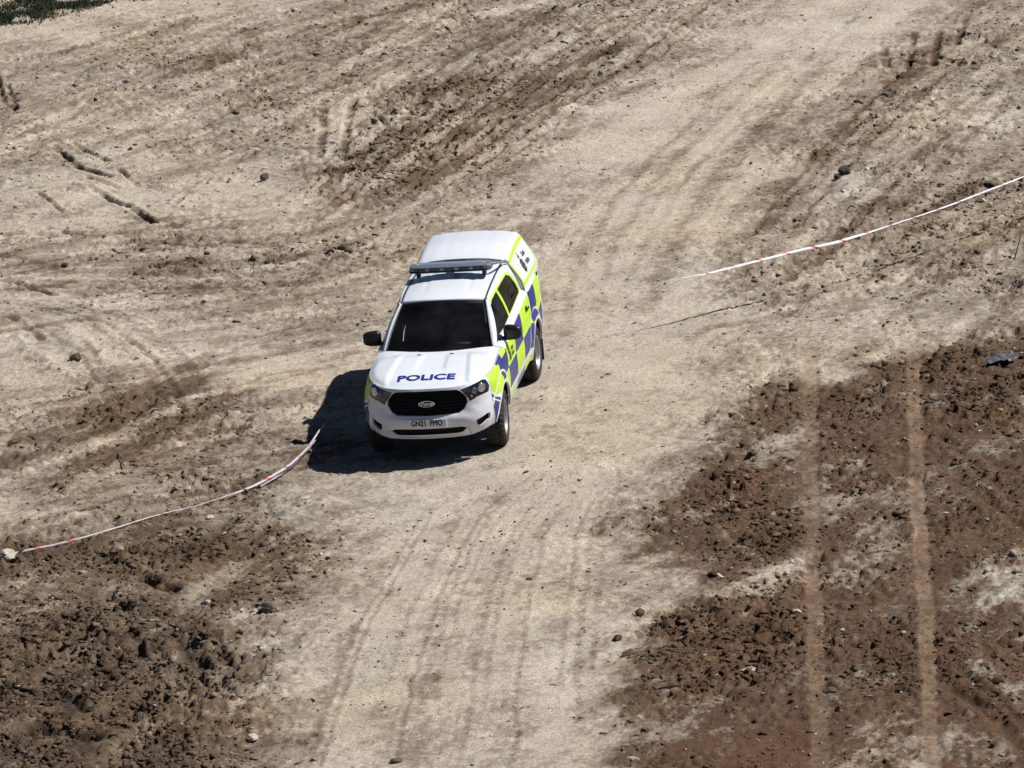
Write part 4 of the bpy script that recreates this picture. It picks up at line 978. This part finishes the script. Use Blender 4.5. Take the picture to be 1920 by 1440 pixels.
# crest and words: flank of the canopy and front door
def on_canopy(y, z): return canopy(np.array([y]), np.array([gz(z)]), .006)[0]
def side_text(word, y, z, size, surf, m, parent, bold=.0):
    c0 = Vector(surf(y, z)); dz = (Vector(surf(y, z+.05))-c0).normalized(); dy = (Vector(surf(y+.08, z))-c0).normalized(); n_ = dy.cross(dz).normalized()
    mt = Matrix(((dy.x, dz.x, n_.x, c0.x), (dy.y, dz.y, n_.y, c0.y), (dy.z, dz.z, n_.z, c0.z), (0, 0, 0, 1)))
    text('lettering', word, size, mt, m, parent, (1, 1), bold, ext=.001, align='LEFT')
def crest(y, z, s, surf, parent):
    c0 = Vector(surf(y, z)); dz = (Vector(surf(y, z+.05))-c0).normalized(); dy = (Vector(surf(y+.08, z))-c0).normalized(); n_ = dy.cross(dz).normalized()
    V = []; F = []; mi = []
    def add(pts, m, lift):
        k = len(V)
        for a, b in pts: V.append(tuple(c0+dy*a*s+dz*b*s+n_*lift))
        F.append(tuple(range(k, k+len(pts)))); mi.append(m)
    star = []
    for k in range(16):
        a = math.pi/2+2*math.pi*k/16; r = .5 if k % 2 == 0 else .38; star.append((r*math.cos(a), r*math.sin(a)-.05))
    add(star, 0, 0); add([(.27*math.cos(2*math.pi*k/20), .27*math.sin(2*math.pi*k/20)-.05) for k in range(20)], 1, .001)
    add([(-.12, -.18), (.12, -.18), (.14, .02), (.05, .1), (-.10, .06)], 0, .002)
    add([(-.17, .46), (-.20, .66), (-.07, .58), (0, .72), (.07, .58), (.20, .66), (.17, .46)], 1, .001); add([(-.05, .70), (.05, .70), (.05, .82), (-.05, .82)], 0, .001)
    link('crest', V, F, ['ink', 'crest'], parent, mi, False)
cp = [o for o in car.children if o.name.startswith('canopy_panel')][0]
crest(1.86, 1.575, .23, on_canopy, cp)
side_text('Kent', 2.06, 1.655, .105, on_canopy, 'inkgrey', cp, .003); side_text('Police', 2.06, 1.545, .105, on_canopy, 'inkgrey', cp, .003)
def on_door(y, z): return body(np.array([sy(y)]), np.array([z]), .004)[0]
crest(-.74, 1.00, .15, on_door, doorsF[0]); side_text('Kent', -.60, 1.045, .085, on_door, 'inkgrey', doorsF[0], .002); side_text('Police', -.60, .965, .085, on_door, 'inkgrey', doorsF[0], .002)

# ---- mirrors
for sg in (1, -1):
    mr_ = empty('mirror'); mr_.parent = car
    bm = bmesh.new(); bmesh.ops.create_uvsphere(bm, u_segments=24, v_segments=14, radius=1.0)
    for v in bm.verts:
        x, y, z = v.co
        f_ = lambda a, p: math.copysign(abs(a)**p, a)
        x, y, z = f_(x, .55), f_(y, .7), f_(z, .55)
        v.co = Vector((.125*x, .075*y*(1 if y < 0 else .35), .102*z*(1-.12*x)))
        v.co = Matrix.Rotation(-.12, 4, 'Z') @ v.co
        v.co.x *= sg; v.co += Vector(((.955)*sg, -.74, 1.31))
    h = from_bm('mirror_housing', bm, ['black'], mr_, True)
    bm = bmesh.new(); box_bm(bm, Vector((.835*sg, -.755, 1.235)), (.14, .065, .05), bev=.015); box_bm(bm, Vector((.79*sg, -.80, 1.235)), (.03, .17, .09), bev=.012); from_bm('mirror_arm', bm, ['black'], mr_, True)
    bm = bmesh.new(); box_bm(bm, Vector((.955*sg, -.708, 1.31)), (.19, .006, .15), bev=.002, seg=1); from_bm('mirror_glass', bm, ['chrome'], mr_)

# ---- light bar
lb = empty('light_bar', (-.01, .47, 1.855)); lb.parent = car
def bar(name, L, D, z0, z1, m, taper=.0, inset=0.0):
    n = 40; V = []; F = []
    out = []
    for k in range(n):
        a = 2*math.pi*k/n; c_, s_ = math.cos(a), math.sin(a); out.append((math.copysign(abs(c_)**.25, c_)*L/2, math.copysign(abs(s_)**.42, s_)*D/2))
    lv = [(z0, .96), (z0+.008, 1.0), (z1-.014, 1-taper), (z1-.004, .985-taper), (z1, .94-taper)]
    for z, s_ in lv:
        for a, b in out: V.append((a-math.copysign((1-s_)*D/2, a), b*s_, z))
    for r_ in range(len(lv)-1):
        for k in range(n): F.append((r_*n+k, r_*n+(k+1) % n, (r_+1)*n+(k+1) % n, (r_+1)*n+k))
    F.append(tuple(range(n))[::-1]); F.append(tuple((len(lv)-1)*n+k for k in range(n)))
    o = link(name, V, F, [m], lb); 
    return o
bar('base', 1.13, .31, .045, .070, 'barlow'); bar('lens', 1.12, .305, .072, .125, 'bar', .03)
for xs_ in (-.40, -.2, 0, .2, .40):
    bm = bmesh.new(); box_bm(bm, Vector((xs_, -.153, .096)), (.15, .012, .034), bev=.004); from_bm('lamp_module', bm, ['barlow'], lb)
for xs_ in (-.45, .45):
    bm = bmesh.new(); box_bm(bm, Vector((xs_, .03, -.0)), (.05, .12, .10), bev=.012); from_bm('foot', bm, ['barlow'], lb)
    bm = bmesh.new(); box_bm(bm, Vector((xs_, .02, .127)), (.018, .035, .005), Matrix.Rotation(.3, 4, 'Z')); from_bm('clip', bm, ['plate'], lb)
bm = bmesh.new(); box_bm(bm, Vector((.03, .27, .085)), (.31, .09, .045), bev=.01); from_bm('control_box', bm, ['barlow'], lb)
bm = bmesh.new(); box_bm(bm, Vector((.03, .19, .05)), (.10, .14, .03), bev=.005); box_bm(bm, Vector((.03, .27, -.0)), (.06, .06, .16), bev=.005); from_bm('bracket', bm, ['barlow'], lb)
tube('bracket', [(.54, .05, .085), (.60, .20, .06), (.622, .45, .0), (.635, .70, -.04), (.66, .80, -.10)], .018, ['bar'], lb, 6)

# ---- wheels
def tread():
    R, Wd, seg = .383, .262, 96; prof_ = [(-Wd/2+.02, .235), (-Wd/2, .26), (-Wd/2-.006, .31), (-Wd/2+.004, .345), (-Wd/2+.022, .372), (-Wd/2+.045, R)]
    n_ = [(-.055, R), (-.052, R-.010), (-.038, R-.010), (-.035, R+.001), (-.010, R+.001), (-.007, R-.010), (.007, R-.010), (.010, R+.001), (.035, R+.001), (.038, R-.010), (.052, R-.010), (.055, R)]
    pr_ = prof_+n_+[(-x, r) for x, r in prof_[::-1]]
    V, F = lathe_x(pr_, seg); V = np.array(V); r = np.hypot(V[:, 1], V[:, 2]); a = np.arctan2(V[:, 2], V[:, 1]); k = np.round(a/(2*np.pi)*seg).astype(int)
    gro = ((k+(V[:, 0] > 0)) % 3 == 0) & (r > .368) & (np.abs(V[:, 0]) > .03)
    sc = np.where(gro, (r-.012)/r, 1); V[:, 1] *= sc; V[:, 2] *= sc
    return V, F
TV, TF = tread()
# pressed steel rim with its holes, outer side at +x
def rimmesh():
    V, F = lathe_x([(.118, .236), (.125, .232), (.122, .222), (.100, .215), (.070, .205), (.045, .192), (.052, .165), (.075, .120), (.088, .098), (.080, .080), (.062, .066), (.060, .0)], 56); return V, F
RV, RF_ = rimmesh()
def disc(x, r, n=14, sq=1.0):
    return [(x, r*sq*math.cos(2*math.pi*k/n), r*math.sin(2*math.pi*k/n)) for k in range(n)], [tuple(range(n))]
first = {}
def wheel(x, y, sg, steer=0.0):
    e = empty('wheel', (x, y, .381)); e.parent = car; e.rotation_euler = (0, 0, steer+(0 if sg > 0 else math.pi))
    rollr = random.uniform(0, 6)
    if not first:
        def mk(name, V, F, m, smooth=True):
            me = bpy.data.meshes.new(name); me.from_pydata([tuple(v) for v in V], [], F); me.materials.append(M[m]); me.polygons.foreach_set('use_smooth', [smooth]*len(F)); return me
        first['tyre'] = mk('tyre', TV, TF, 'rubber', False); first['rim'] = mk('rim', RV, RF_, 'silver')
        V = []; F = []
        for k in range(8):
            a = 2*math.pi*k/8; v, f = disc(0, .025, 14, .72); b = len(V)
            for (_, p, q_) in v:
                rr = .150+p; V.append((.062 + (.150-rr)*.50 + .0045, rr*math.cos(a)-q_*math.sin(a), rr*math.sin(a)+q_*math.cos(a)))
            F.append(tuple(range(b, b+14)))
        first['hole'] = mk('rim_holes', V, F, 'matt', False)
        v, f = lathe_x([(.050, .060), (.092, .056), (.100, .048), (.101, 0)], 24); first['cap'] = mk('hub_cap', v, f, 'hub')
        V = []; F = []
        for k in range(6):
            a = 2*math.pi*(k+.5)/6; v, f = lathe_x([(.07, .011), (.100, .011), (.104, .007), (.104, 0)], 8); b = len(V)
            V += [(p, q_+.078*math.cos(a), r_+.078*math.sin(a)) for p, q_, r_ in v]; F += [tuple(b+i for i in ff) for ff in f]
        first['nut'] = mk('wheel_nuts', V, F, 'hub')
        v, f = lathe_x([(-.12, .235), (-.10, .225), (.03, .190), (.02, .0)], 32); first['drum'] = mk('brake_drum', v, f, 'dark')
    rimo = None
    for nm in ('tyre', 'rim', 'hole', 'cap', 'nut', 'drum'):
        me = first[nm]; o = bpy.data.objects.new(me.name, me); col.objects.link(o)
        if nm in ('hole', 'nut'): o['kind'] = 'stuff'
        o.rotation_euler = (rollr, 0, 0)
        if nm in ('hole', 'cap', 'nut'): o.parent = rimo; o.rotation_euler = (0, 0, 0)
        else: o.parent = e
        if nm == 'rim': rimo = o
for (x, y) in ((.775, -1.61), (.775, 1.61)):
    wheel(x, y, 1, .05 if y < 0 else 0); wheel(-x, y, -1, .05 if y < 0 else 0)
# arch liners, mud flaps, chassis
for y in (-1.61, 1.61):
    for sg in (-1, 1):
        V = []; F = []; n = 26
        for k in range(n+1):
            a = .12+(math.pi-.24)*k/n
            for x in (.50, .885): V.append((x*sg, y+.478*math.cos(a), .385+.478*math.sin(a)))
        for k in range(n): F.append((2*k, 2*k+1, 2*k+3, 2*k+2))
        link('arch_liner', V, F, ['matt'], car)
        if y < 0: continue
        bm = bmesh.new(); box_bm(bm, Vector((.78*sg, y+.47, .30)), (.26, .012, .30), bev=.004, seg=1); from_bm('mud_flap', bm, ['black'], car)
bm = bmesh.new()
box_bm(bm, Vector((0, .05, .62)), (1.04, 4.7, .46)); box_bm(bm, Vector((0, -.05, .66)), (1.60, 2.1, .40)); box_bm(bm, Vector((0, 2.38, .8)), (1.5, .4, .5))
box_bm(bm, Vector((.38, 0, .42)), (.09, 4.4, .12)); box_bm(bm, Vector((-.38, 0, .42)), (.09, 4.4, .12)); box_bm(bm, Vector((0, -2.22, .72)), (1.05, .16, .4))
box_bm(bm, Vector((0, -1.61, .40)), (1.4, .10, .10)); box_bm(bm, Vector((0, 1.61, .40)), (1.4, .12, .12)); from_bm('chassis', bm, ['dark'], car)
# ---- inside the cab
bm = bmesh.new(); box_bm(bm, Vector((0, -1.02, 1.04)), (1.40, .42, .24), bev=.06, seg=3); box_bm(bm, Vector((.36, -.86, 1.17)), (.34, .20, .08), bev=.03); from_bm('dashboard', bm, ['int'], car, True)
for (x, y, sx_, sy_, rz, m_, nm) in ((.12, -1.06, .21, .15, .3, 'plate', 'paper'), (.30, -.98, .10, .07, -.4, 'seal', 'radio'), (-.20, -1.10, .16, .05, .1, 'barlow', 'camera')):
    bm = bmesh.new(); box_bm(bm, Vector((x, y, 1.172)), (sx_, sy_, .02 if m_ != 'plate' else .003), Matrix.Rotation(rz, 4, 'Z')); from_bm(nm, bm, [m_], car)
bm = bmesh.new(); box_bm(bm, Vector((0, .15, .85)), (1.5, 2.2, .05)); from_bm('cab_floor', bm, ['int'], car)
bm = bmesh.new(); box_bm(bm, Vector((0, 1.27, 1.25)), (1.20, .03, .8)); from_bm('cab_back', bm, ['int'], car)
def seat(x, y):
    s = empty('seat', (x, y, .9)); s.parent = car
    bm = bmesh.new(); box_bm(bm, Vector((0, 0, .08)), (.50, .50, .15), bev=.05, seg=3); from_bm('cushion', bm, ['seat'], s, True)
    bm = bmesh.new(); box_bm(bm, Vector((0, .28, .36)), (.50, .13, .56), Matrix.Rotation(-.2, 4, 'X'), bev=.05, seg=3); from_bm('backrest', bm, ['seat'], s, True)
    bm = bmesh.new(); box_bm(bm, Vector((0, .36, .70)), (.26, .09, .16), Matrix.Rotation(-.15, 4, 'X'), bev=.035, seg=3); from_bm('headrest', bm, ['seat'], s, True)
for x, y in ((-.36, -.30), (.36, -.30), (-.36, .58), (.36, .58)): seat(x, y)
V, F = lathe_x([(-.012, .18), (0, .19), (.012, .18), (0, .168), (-.012, .18)], 32); qv = Matrix.Translation((-.36, -.72, 1.16)) @ Matrix.Rotation(math.radians(65), 4, 'X') @ Matrix.Rotation(math.pi/2, 4, 'Y')
link('steering_wheel', [qv @ Vector(v) for v in V], F, ['int'], car)
bm = bmesh.new(); box_bm(bm, Vector((0, -.62, 1.60)), (.24, .03, .07), bev=.012); from_bm('rear_view_mirror', bm, ['int'], car, True)
for s_ in (-1, 1):
    a = ws(.72*s_-.1, .02, .012); b = ws(.10*s_-.25, .075, .014)
    tube('wiper', [(a[0], a[1]-.03, a[2]), ((a[0]+b[0])/2, (a[1]+b[1])/2-.004, (a[2]+b[2])/2+.012), b], .008, ['black'], car, 5)
A = []; B_ = []
for t in np.linspace(-1, 1, 21):
    p = WB(t*.99); A.append((p[0], p[1]-.075, p[2]-.004)); B_.append((p[0], p[1]+.03, p[2]+.008))
strip_mesh('cowl', A, B_, ['black'], car)
# ------------------------------------------------------------------ barrier tape
def tape(name, px, hs, angs, widths, label, group, seedoff=0.0):
    """px: pixels of the photograph, hs: height over ground, angs: turn of the band about its own length"""
    K = [at(a, b, h) for (a, b), h in zip(px, hs)]
    # smooth centre line
    C = []; A = []; Wd = []; H = []
    for i in range(len(K)-1):
        p0 = K[max(0, i-1)]; p1 = K[i]; p2 = K[i+1]; p3 = K[min(len(K)-1, i+2)]
        n = max(3, int((p2-p1).length/.03))
        for k in range(n):
            t = k/n; t2, t3 = t*t, t**3
            C.append(.5*((2*p1)+(p2-p0)*t+(2*p0-5*p1+4*p2-p3)*t2+(3*p1-p0-3*p2+p3)*t3)); A.append(angs[i]*(1-t)+angs[i+1]*t); Wd.append((.44 if px[0][0] < 700 else .58)*(widths[i]*(1-t)+widths[i+1]*t))
    for i in range(len(C)):     # never below the earth it lies on
        C[i].z = max(C[i].z, float(zat(np.array(C[i].x), np.array(C[i].y)))+.03)
    zz = np.array([c.z for c in C]); kk = np.ones(25)/25; zp = np.convolve(np.pad(zz, 12, mode='edge'), kk, 'valid')
    for c, z_ in zip(C, zp): c.z = z_
    V = []; F = []; mi = []; L = 0.0; n = len(C)
    for i in range(n):
        t = (C[min(i+1, n-1)]-C[max(i-1, 0)]).normalized(); u = t.cross(Vector((0, 0, 1))).normalized(); v = u.cross(t).normalized()
        a = math.radians(A[i]); d = u*math.cos(a)+v*math.sin(a); e = t.cross(d)
        if i: L += (C[i]-C[i-1]).length
        for k, s_ in enumerate((-.5, -.17, .17, .5)):
            V.append(C[i]+d*(s_*Wd[i])+e*(.10*Wd[i]*(1 if k in (1, 2) else 0)))
        if i:
            b = (i-1)*4
            for k in range(3):
                F.append((b+k, b+k+1, b+k+5, b+k+4)); ph = ((L+seedoff+k*.03) % .47); mi.append(1 if ph < .055 else 0)
    o = link(name, V, F, ['tape_w' if px[0][0] > 700 else 'tape_dull', 'tape_r'], None, mi); s = o.modifiers.new('s', 'SOLIDIFY'); s.thickness = .0012; s.offset = 0
    tag(o, label, 'barrier tape', group); return o
G_T = 'red and white barrier tape either side of the pick-up'
# band rolls over; right tape starts edge-on to view, flattened for wider shadow
tape('barrier_tape', [(-120, 1072), (-30, 1052), (30, 1040), (115, 1019), (173, 1003), (290, 970), (360, 951), (400, 938), (440, 925), (480, 909), (520, 887), (545, 870), (575, 842), (600, 806), (622, 780), (645, 762), (668, 745), (702.0, 735.3)],
     [.03, .04, .05, .07, .09, .09, .08, .07, .07, .08, .10, .12, .14, .18, .22, .27, .40, .62],
     [130, 130, 125, 120, 130, 150, 168, 172, 150, 135, 125, 120, 120, 130, 150, 180, 190, 190], [.06]*2+[.07, .07, .055, .045, .04, .045, .06, .075, .085, .085, .075, .05, .025, .012, .006, .004],
     'red and white barrier tape lying slack on the ground left of the pick-up', G_T)
tape('barrier_tape', [(1011.9, 513.3), (1118.5, 531.9), (1105, 541), (1180, 535), (1250, 526), (1300, 518), (1328, 512), (1405, 493), (1450, 482), (1500, 470), (1560, 457), (1600, 445), (1640, 432), (1710, 409), (1780, 385), (1850, 358), (1920, 331), (2010, 294), (2150, 300)],
     [1.27, .98, .74, .70, .68, .66, .66, .65, .65, .65, .65, .65, .66, .67, .69, .71, .74, .78, .06],
     [193, 193, 193, 193, 191, 180, 168, 150, 135, 115, 115, 130, 155, 165, 145, 138, 138, 138, 138], [.003, .003, .003, .003, .02, .06, .08, .075, .07, .088, .09, .07, .05, .04, .045, .045, .042, .04, .04],
     'red and white barrier tape strung through the air right of the pick-up', G_T, .3)
# second fold of the slack tape
tape('barrier_tape', [(488, 912), (515, 897), (545, 876), (572, 850), (592, 822)], [.05, .05, .06, .08, .15], [130, 125, 120, 125, 130], [.03, .045, .05, .045, .03],
     'loose second strand of tape doubled beneath the slack tape by the pick-up shadow', G_T, .2)

# ------------------------------------------------------------------ stones and clods one can pick out
def rock(name, px, py, size, m, label, cat, group=None, seed=0, squash=(1, 1, .7), sub=3):
    r = random.Random(seed*7+3); P0 = at(px, py); z = float(zat(np.array(P0.x), np.array(P0.y)))
    bm = bmesh.new(); bmesh.ops.create_icosphere(bm, subdivisions=sub, radius=1.0)
    ph = [Vector((r.uniform(-1, 1), r.uniform(-1, 1), r.uniform(-1, 1))).normalized() for _ in range(9)]; of = [r.uniform(.55, .95) for _ in ph]
    for v in bm.verts:
        d = v.co.normalized(); k = 1.0
        for a, b in zip(ph, of):
            c = d.dot(a)
            if c > 0: k = min(k, b/c)
        k *= 1+.07*math.sin(7*d.x+seed)*math.cos(6*d.y+2*seed)+.05*math.sin(13*d.z+4*d.x)
        v.co = Vector((d.x*k*squash[0], d.y*k*squash[1], d.z*k*squash[2]))*size
    o = from_bm(name, bm, [m], None, False); o.rotation_euler = (r.uniform(-.2, .2), r.uniform(-.2, .2), r.uniform(0, 6.3)); o.location = (P0.x, P0.y, z+size*squash[2]*.45)
    tag(o, label, cat, group); return o
GS = 'pale stones that stand out on the earth'; GC_ = 'dark clods that stand out on the earth'
rock('stone', 12, 1054, .13, 'stone', 'large pale stone at the left edge beside the end of the slack tape', 'stone', GS, 1, (1.15, .9, .75))
rock('stone', 473, 1388, .075, 'stone', 'rounded pale stone on the edge of the dark clods at the bottom of the track', 'stone', GS, 2)
rock('stone', 387, 1136, .055, 'stone', 'small white stone on the brown churned soil above the dark heap', 'stone', GS, 3)
rock('stone', 395, 980, .06, 'stone', 'angular pale stone beside the black hollow under the slack tape', 'stone', GS, 4, (1.2, .8, .6))
rock('stone', 352, 928, .05, 'stone', 'small white stone in the rubble just above the slack tape', 'stone', GS, 5)
rock('stone', 422, 1005, .05, 'stone', 'chalky stone on the right rim of the black hollow', 'stone', GS, 6, (1, 1, .6))
rock('stone', 570, 939, .075, 'stone', 'flat pale stone in the track edge below the slack tape', 'stone', GS, 7, (1.3, .8, .4))
rock('stone', 1404, 1259, .075, 'stone', 'long white stone among dark red-brown crumbs beside the left wheel mark', 'stone', GS, 8, (1.5, .6, .5))
rock('stone', 1495, 1152, .06, 'stone', 'squarish pale stone just left of the left wheel mark', 'stone', GS, 9)
rock('stone', 1348, 1081, .07, 'stone', 'rounded grey stone on the pale ridge in the red-brown soil', 'stone', GS, 10)
rock('stone', 669, 1151, .055, 'stone', 'flat white stone lying alone on the left side of the smooth track', 'stone', GS, 11, (1.5, .8, .35))
rock('stone', 1185, 1416, .07, 'stone', 'flat white stone at the bottom edge beside the red-brown soil', 'stone', GS, 12, (1.5, .8, .35))
rock('stone', 385, 567, .05, 'stone', 'pale stone half sunk in the rough ground left of the pick-up', 'stone', GS, 13, (1.2, .8, .5))
rock('clod', 1583, 327, .095, 'darkrock', 'round dark lump standing up beyond the taut tape', 'clod', GC_, 20, (1, 1, 1))
rock('clod', 1570, 337, .06, 'darkrock', 'small dark lump leaning against the foot of the round lump', 'clod', GC_, 21)
rock('clod', 503, 1152, .11, 'clod', 'big brown clod at the end of the pale streak above the dark heap', 'clod', GC_, 22, (1, 1, .9))
rock('clod', 1199, 1160, .075, 'redclod', 'upright brown clod on the pale ground right of the track', 'clod', GC_, 23, (1, 1, .9))
rock('clod', 1158, 1203, .065, 'redclod', 'brown clod on chalky ground at the right edge of the track', 'clod', GC_, 24)
rock('clod', 1177, 1232, .075, 'redclod', 'flat brown clod where the track meets the red-brown crumbs', 'clod', GC_, 25, (1.4, 1, .5))
rock('clod', 1557, 1297, .10, 'redclod', 'large dark clod sitting in the gap between the two wheel marks', 'clod', GC_, 26)
rock('clod', 992, 1091, .04, 'clod', 'small dark clod on the smooth track below the pick-up', 'clod', GC_, 27)
rock('clod', 744, 1424, .07, 'clod', 'flat grey-brown clod at the bottom of the smooth track', 'clod', GC_, 28, (1.3, .8, .5))
rock('clod', 142, 680, .085, 'clod', 'large rounded clod on the shoulder of the brown bank at left', 'clod', GC_, 29, (1.1, 1, .9))
rock('clod', 121, 494, .055, 'darkrock', 'small black lump alone on the pale ground at the left', 'clod', GC_, 30)
rock('clod', 645, 462, .085, 'clod', 'topmost lump of the broken cluster behind the pick-up', 'clod', GC_, 31)
rock('clod', 620, 470, .065, 'clod', 'leftmost lump of the broken cluster behind the pick-up', 'clod', GC_, 32)
rock('clod', 654, 474, .07, 'clod', 'right hand lump of the broken cluster behind the pick-up', 'clod', GC_, 33)
rock('clod', 475, 482, .075, 'clod', 'left one of two brown lumps on the brown streak at upper left', 'clod', GC_, 34)
rock('clod', 503, 486, .07, 'clod', 'right one of two brown lumps on the brown streak at upper left', 'clod', GC_, 35)
rock('clod', 388, 470, .055, 'clod', 'brown lump just left of the pair on the brown streak', 'clod', GC_, 36)
rock('clod', 1410, 855, .07, 'redclod', 'small upright clod on the lower edge of the pale patch at right', 'clod', GC_, 37)
rock('clod', 500, 262, .045, 'darkrock', 'dark lump in the pale ground at upper left of the pick-up', 'clod', GC_, 38)
rock('clod', 497, 335, .085, 'clod', 'upturned brown slab of earth left of the twin grooves', 'clod', GC_, 39, (1.1, .7, .9))
# crumpled grey sheet and other scraps
def scrap(name, px, py, outline_, m, label, cat, lift=.03, crump=.02, seed=1):
    r = random.Random(seed); P0 = at(px, py); z = float(zat(np.array(P0.x), np.array(P0.y))); n = 9
    V = []; F = []; xs = [p[0] for p in outline_]; ys = [p[1] for p in outline_]
    sk = Skin((min(xs), max(xs), min(ys), max(ys)), (max(xs)-min(xs))/8, [outline_], None)
    keep = inside(sk.c[:, 0], sk.c[:, 1], outline_); f = sk.f[keep]
    V = [(a, b, lift+crump*math.sin(17*a+seed)*math.cos(13*b)+r.uniform(-.5, .5)*crump) for a, b in sk.v]
    o = link(name, V, [tuple(t) for t in f], [m], None, None, False); o.location = (P0.x, P0.y, z+.01); s = o.modifiers.new('s', 'SOLIDIFY'); s.thickness = .004; tag(o, label, cat); return o
scrap('plastic_sheet', 1872, 672, [(-.26, .08), (-.10, -.10), (-.20, -.28), (.02, -.16), (.18, -.30), (.30, .02), (.16, .20), (-.02, .06)], 'rag', 'crumpled grey plastic sheet on the dark red-brown soil at right', 'plastic sheet', .05, .035, 2)
scrap('paper_scrap', 1877, 773, [(-.03, -.04), (.03, -.03), (.025, .04), (-.02, .03)], 'leaf', 'tiny yellow scrap lying on the grey gravel at right', 'scrap', .02, .01, 3)
scrap('paper_scrap', 868, 862, [(-.12, -.05), (-.02, -.01), (.12, .10), (.02, .07), (-.10, .03)], 'tape_w', 'thin white torn scrap at the edge of the pick-up shadow', 'scrap', .012, .006, 4)
def stick(px0, px1, h0, h1, r_, label):
    a = at(*px0, h0); b = at(*px1, h1); mid = (a+b)/2+Vector((.015, .01, .01)); o = tube('stick', [a, mid, b], [r_, r_*.9, r_*.6], ['stick'], None, 6); tag(o, label, 'stick'); return o
stick((1902, 486), (1917, 421), .0, .40, .010, 'thin dark slanting line at the right edge')  # slim dark tube built along a thin dark line
stick((1235, 1292), (1278, 1284), .03, .05, .012, 'dark twig lying on the crumbs at the lower right of the track')
stick((220, 850), (232, 874), .02, .05, .012, 'short pale-ended twig in the rubble left of the pick-up')

# ------------------------------------------------------------------ grass in the far left corner
def grass(name, cx, cy, wx_, wy_, N, h, seed, label):
    r = np.random.default_rng(seed); P0 = at(cx, cy)
    u = r.normal(0, .42, N)*wx_; v = r.normal(0, .42, N)*wy_; keep = fbm(P0.x+u, P0.y+v, .5, seed, 3) > .44; u, v = u[keep], v[keep]; N = len(u)
    x = P0.x+u*rx-v*ry; y = P0.y+u*ry+v*rx; z = zat(x, y); an = r.uniform(0, 6.28, N); hh = h*r.uniform(.4, 1.2, N); wd = .012*r.uniform(.6, 1.6, N); ln = r.uniform(.2, .9, N)*hh; la = r.uniform(0, 6.28, N)
    a = np.stack([x-np.cos(an)*wd, y-np.sin(an)*wd, z-.01], -1); b = np.stack([x+np.cos(an)*wd, y+np.sin(an)*wd, z-.01], -1); c = np.stack([x+np.cos(la)*ln, y+np.sin(la)*ln, z+hh], -1)
    V = np.stack([a, b, c], 1).reshape(-1, 3); F = [(3*i, 3*i+1, 3*i+2) for i in range(N)]
    o = link(name, V, F, ['grass'], None, None, False); tag(o, label, 'grass', kind='stuff')
grass('grass', 135, 2, 1.25, .8, 7000, .075, 21, 'dark green grass growing along the far left corner of the site')
grass('grass', 78, 20, 1.0, .8, 4500, .06, 22, 'thin patch of green grass below the corner grass')
grass('grass', 14, 42, .8, .5, 4000, .07, 23, 'low tuft of grass at the left edge below the corner grass')
grass('grass', 350, -6, .8, .4, 700, .06, 24, 'sparse grass at the top edge of the bare earth')
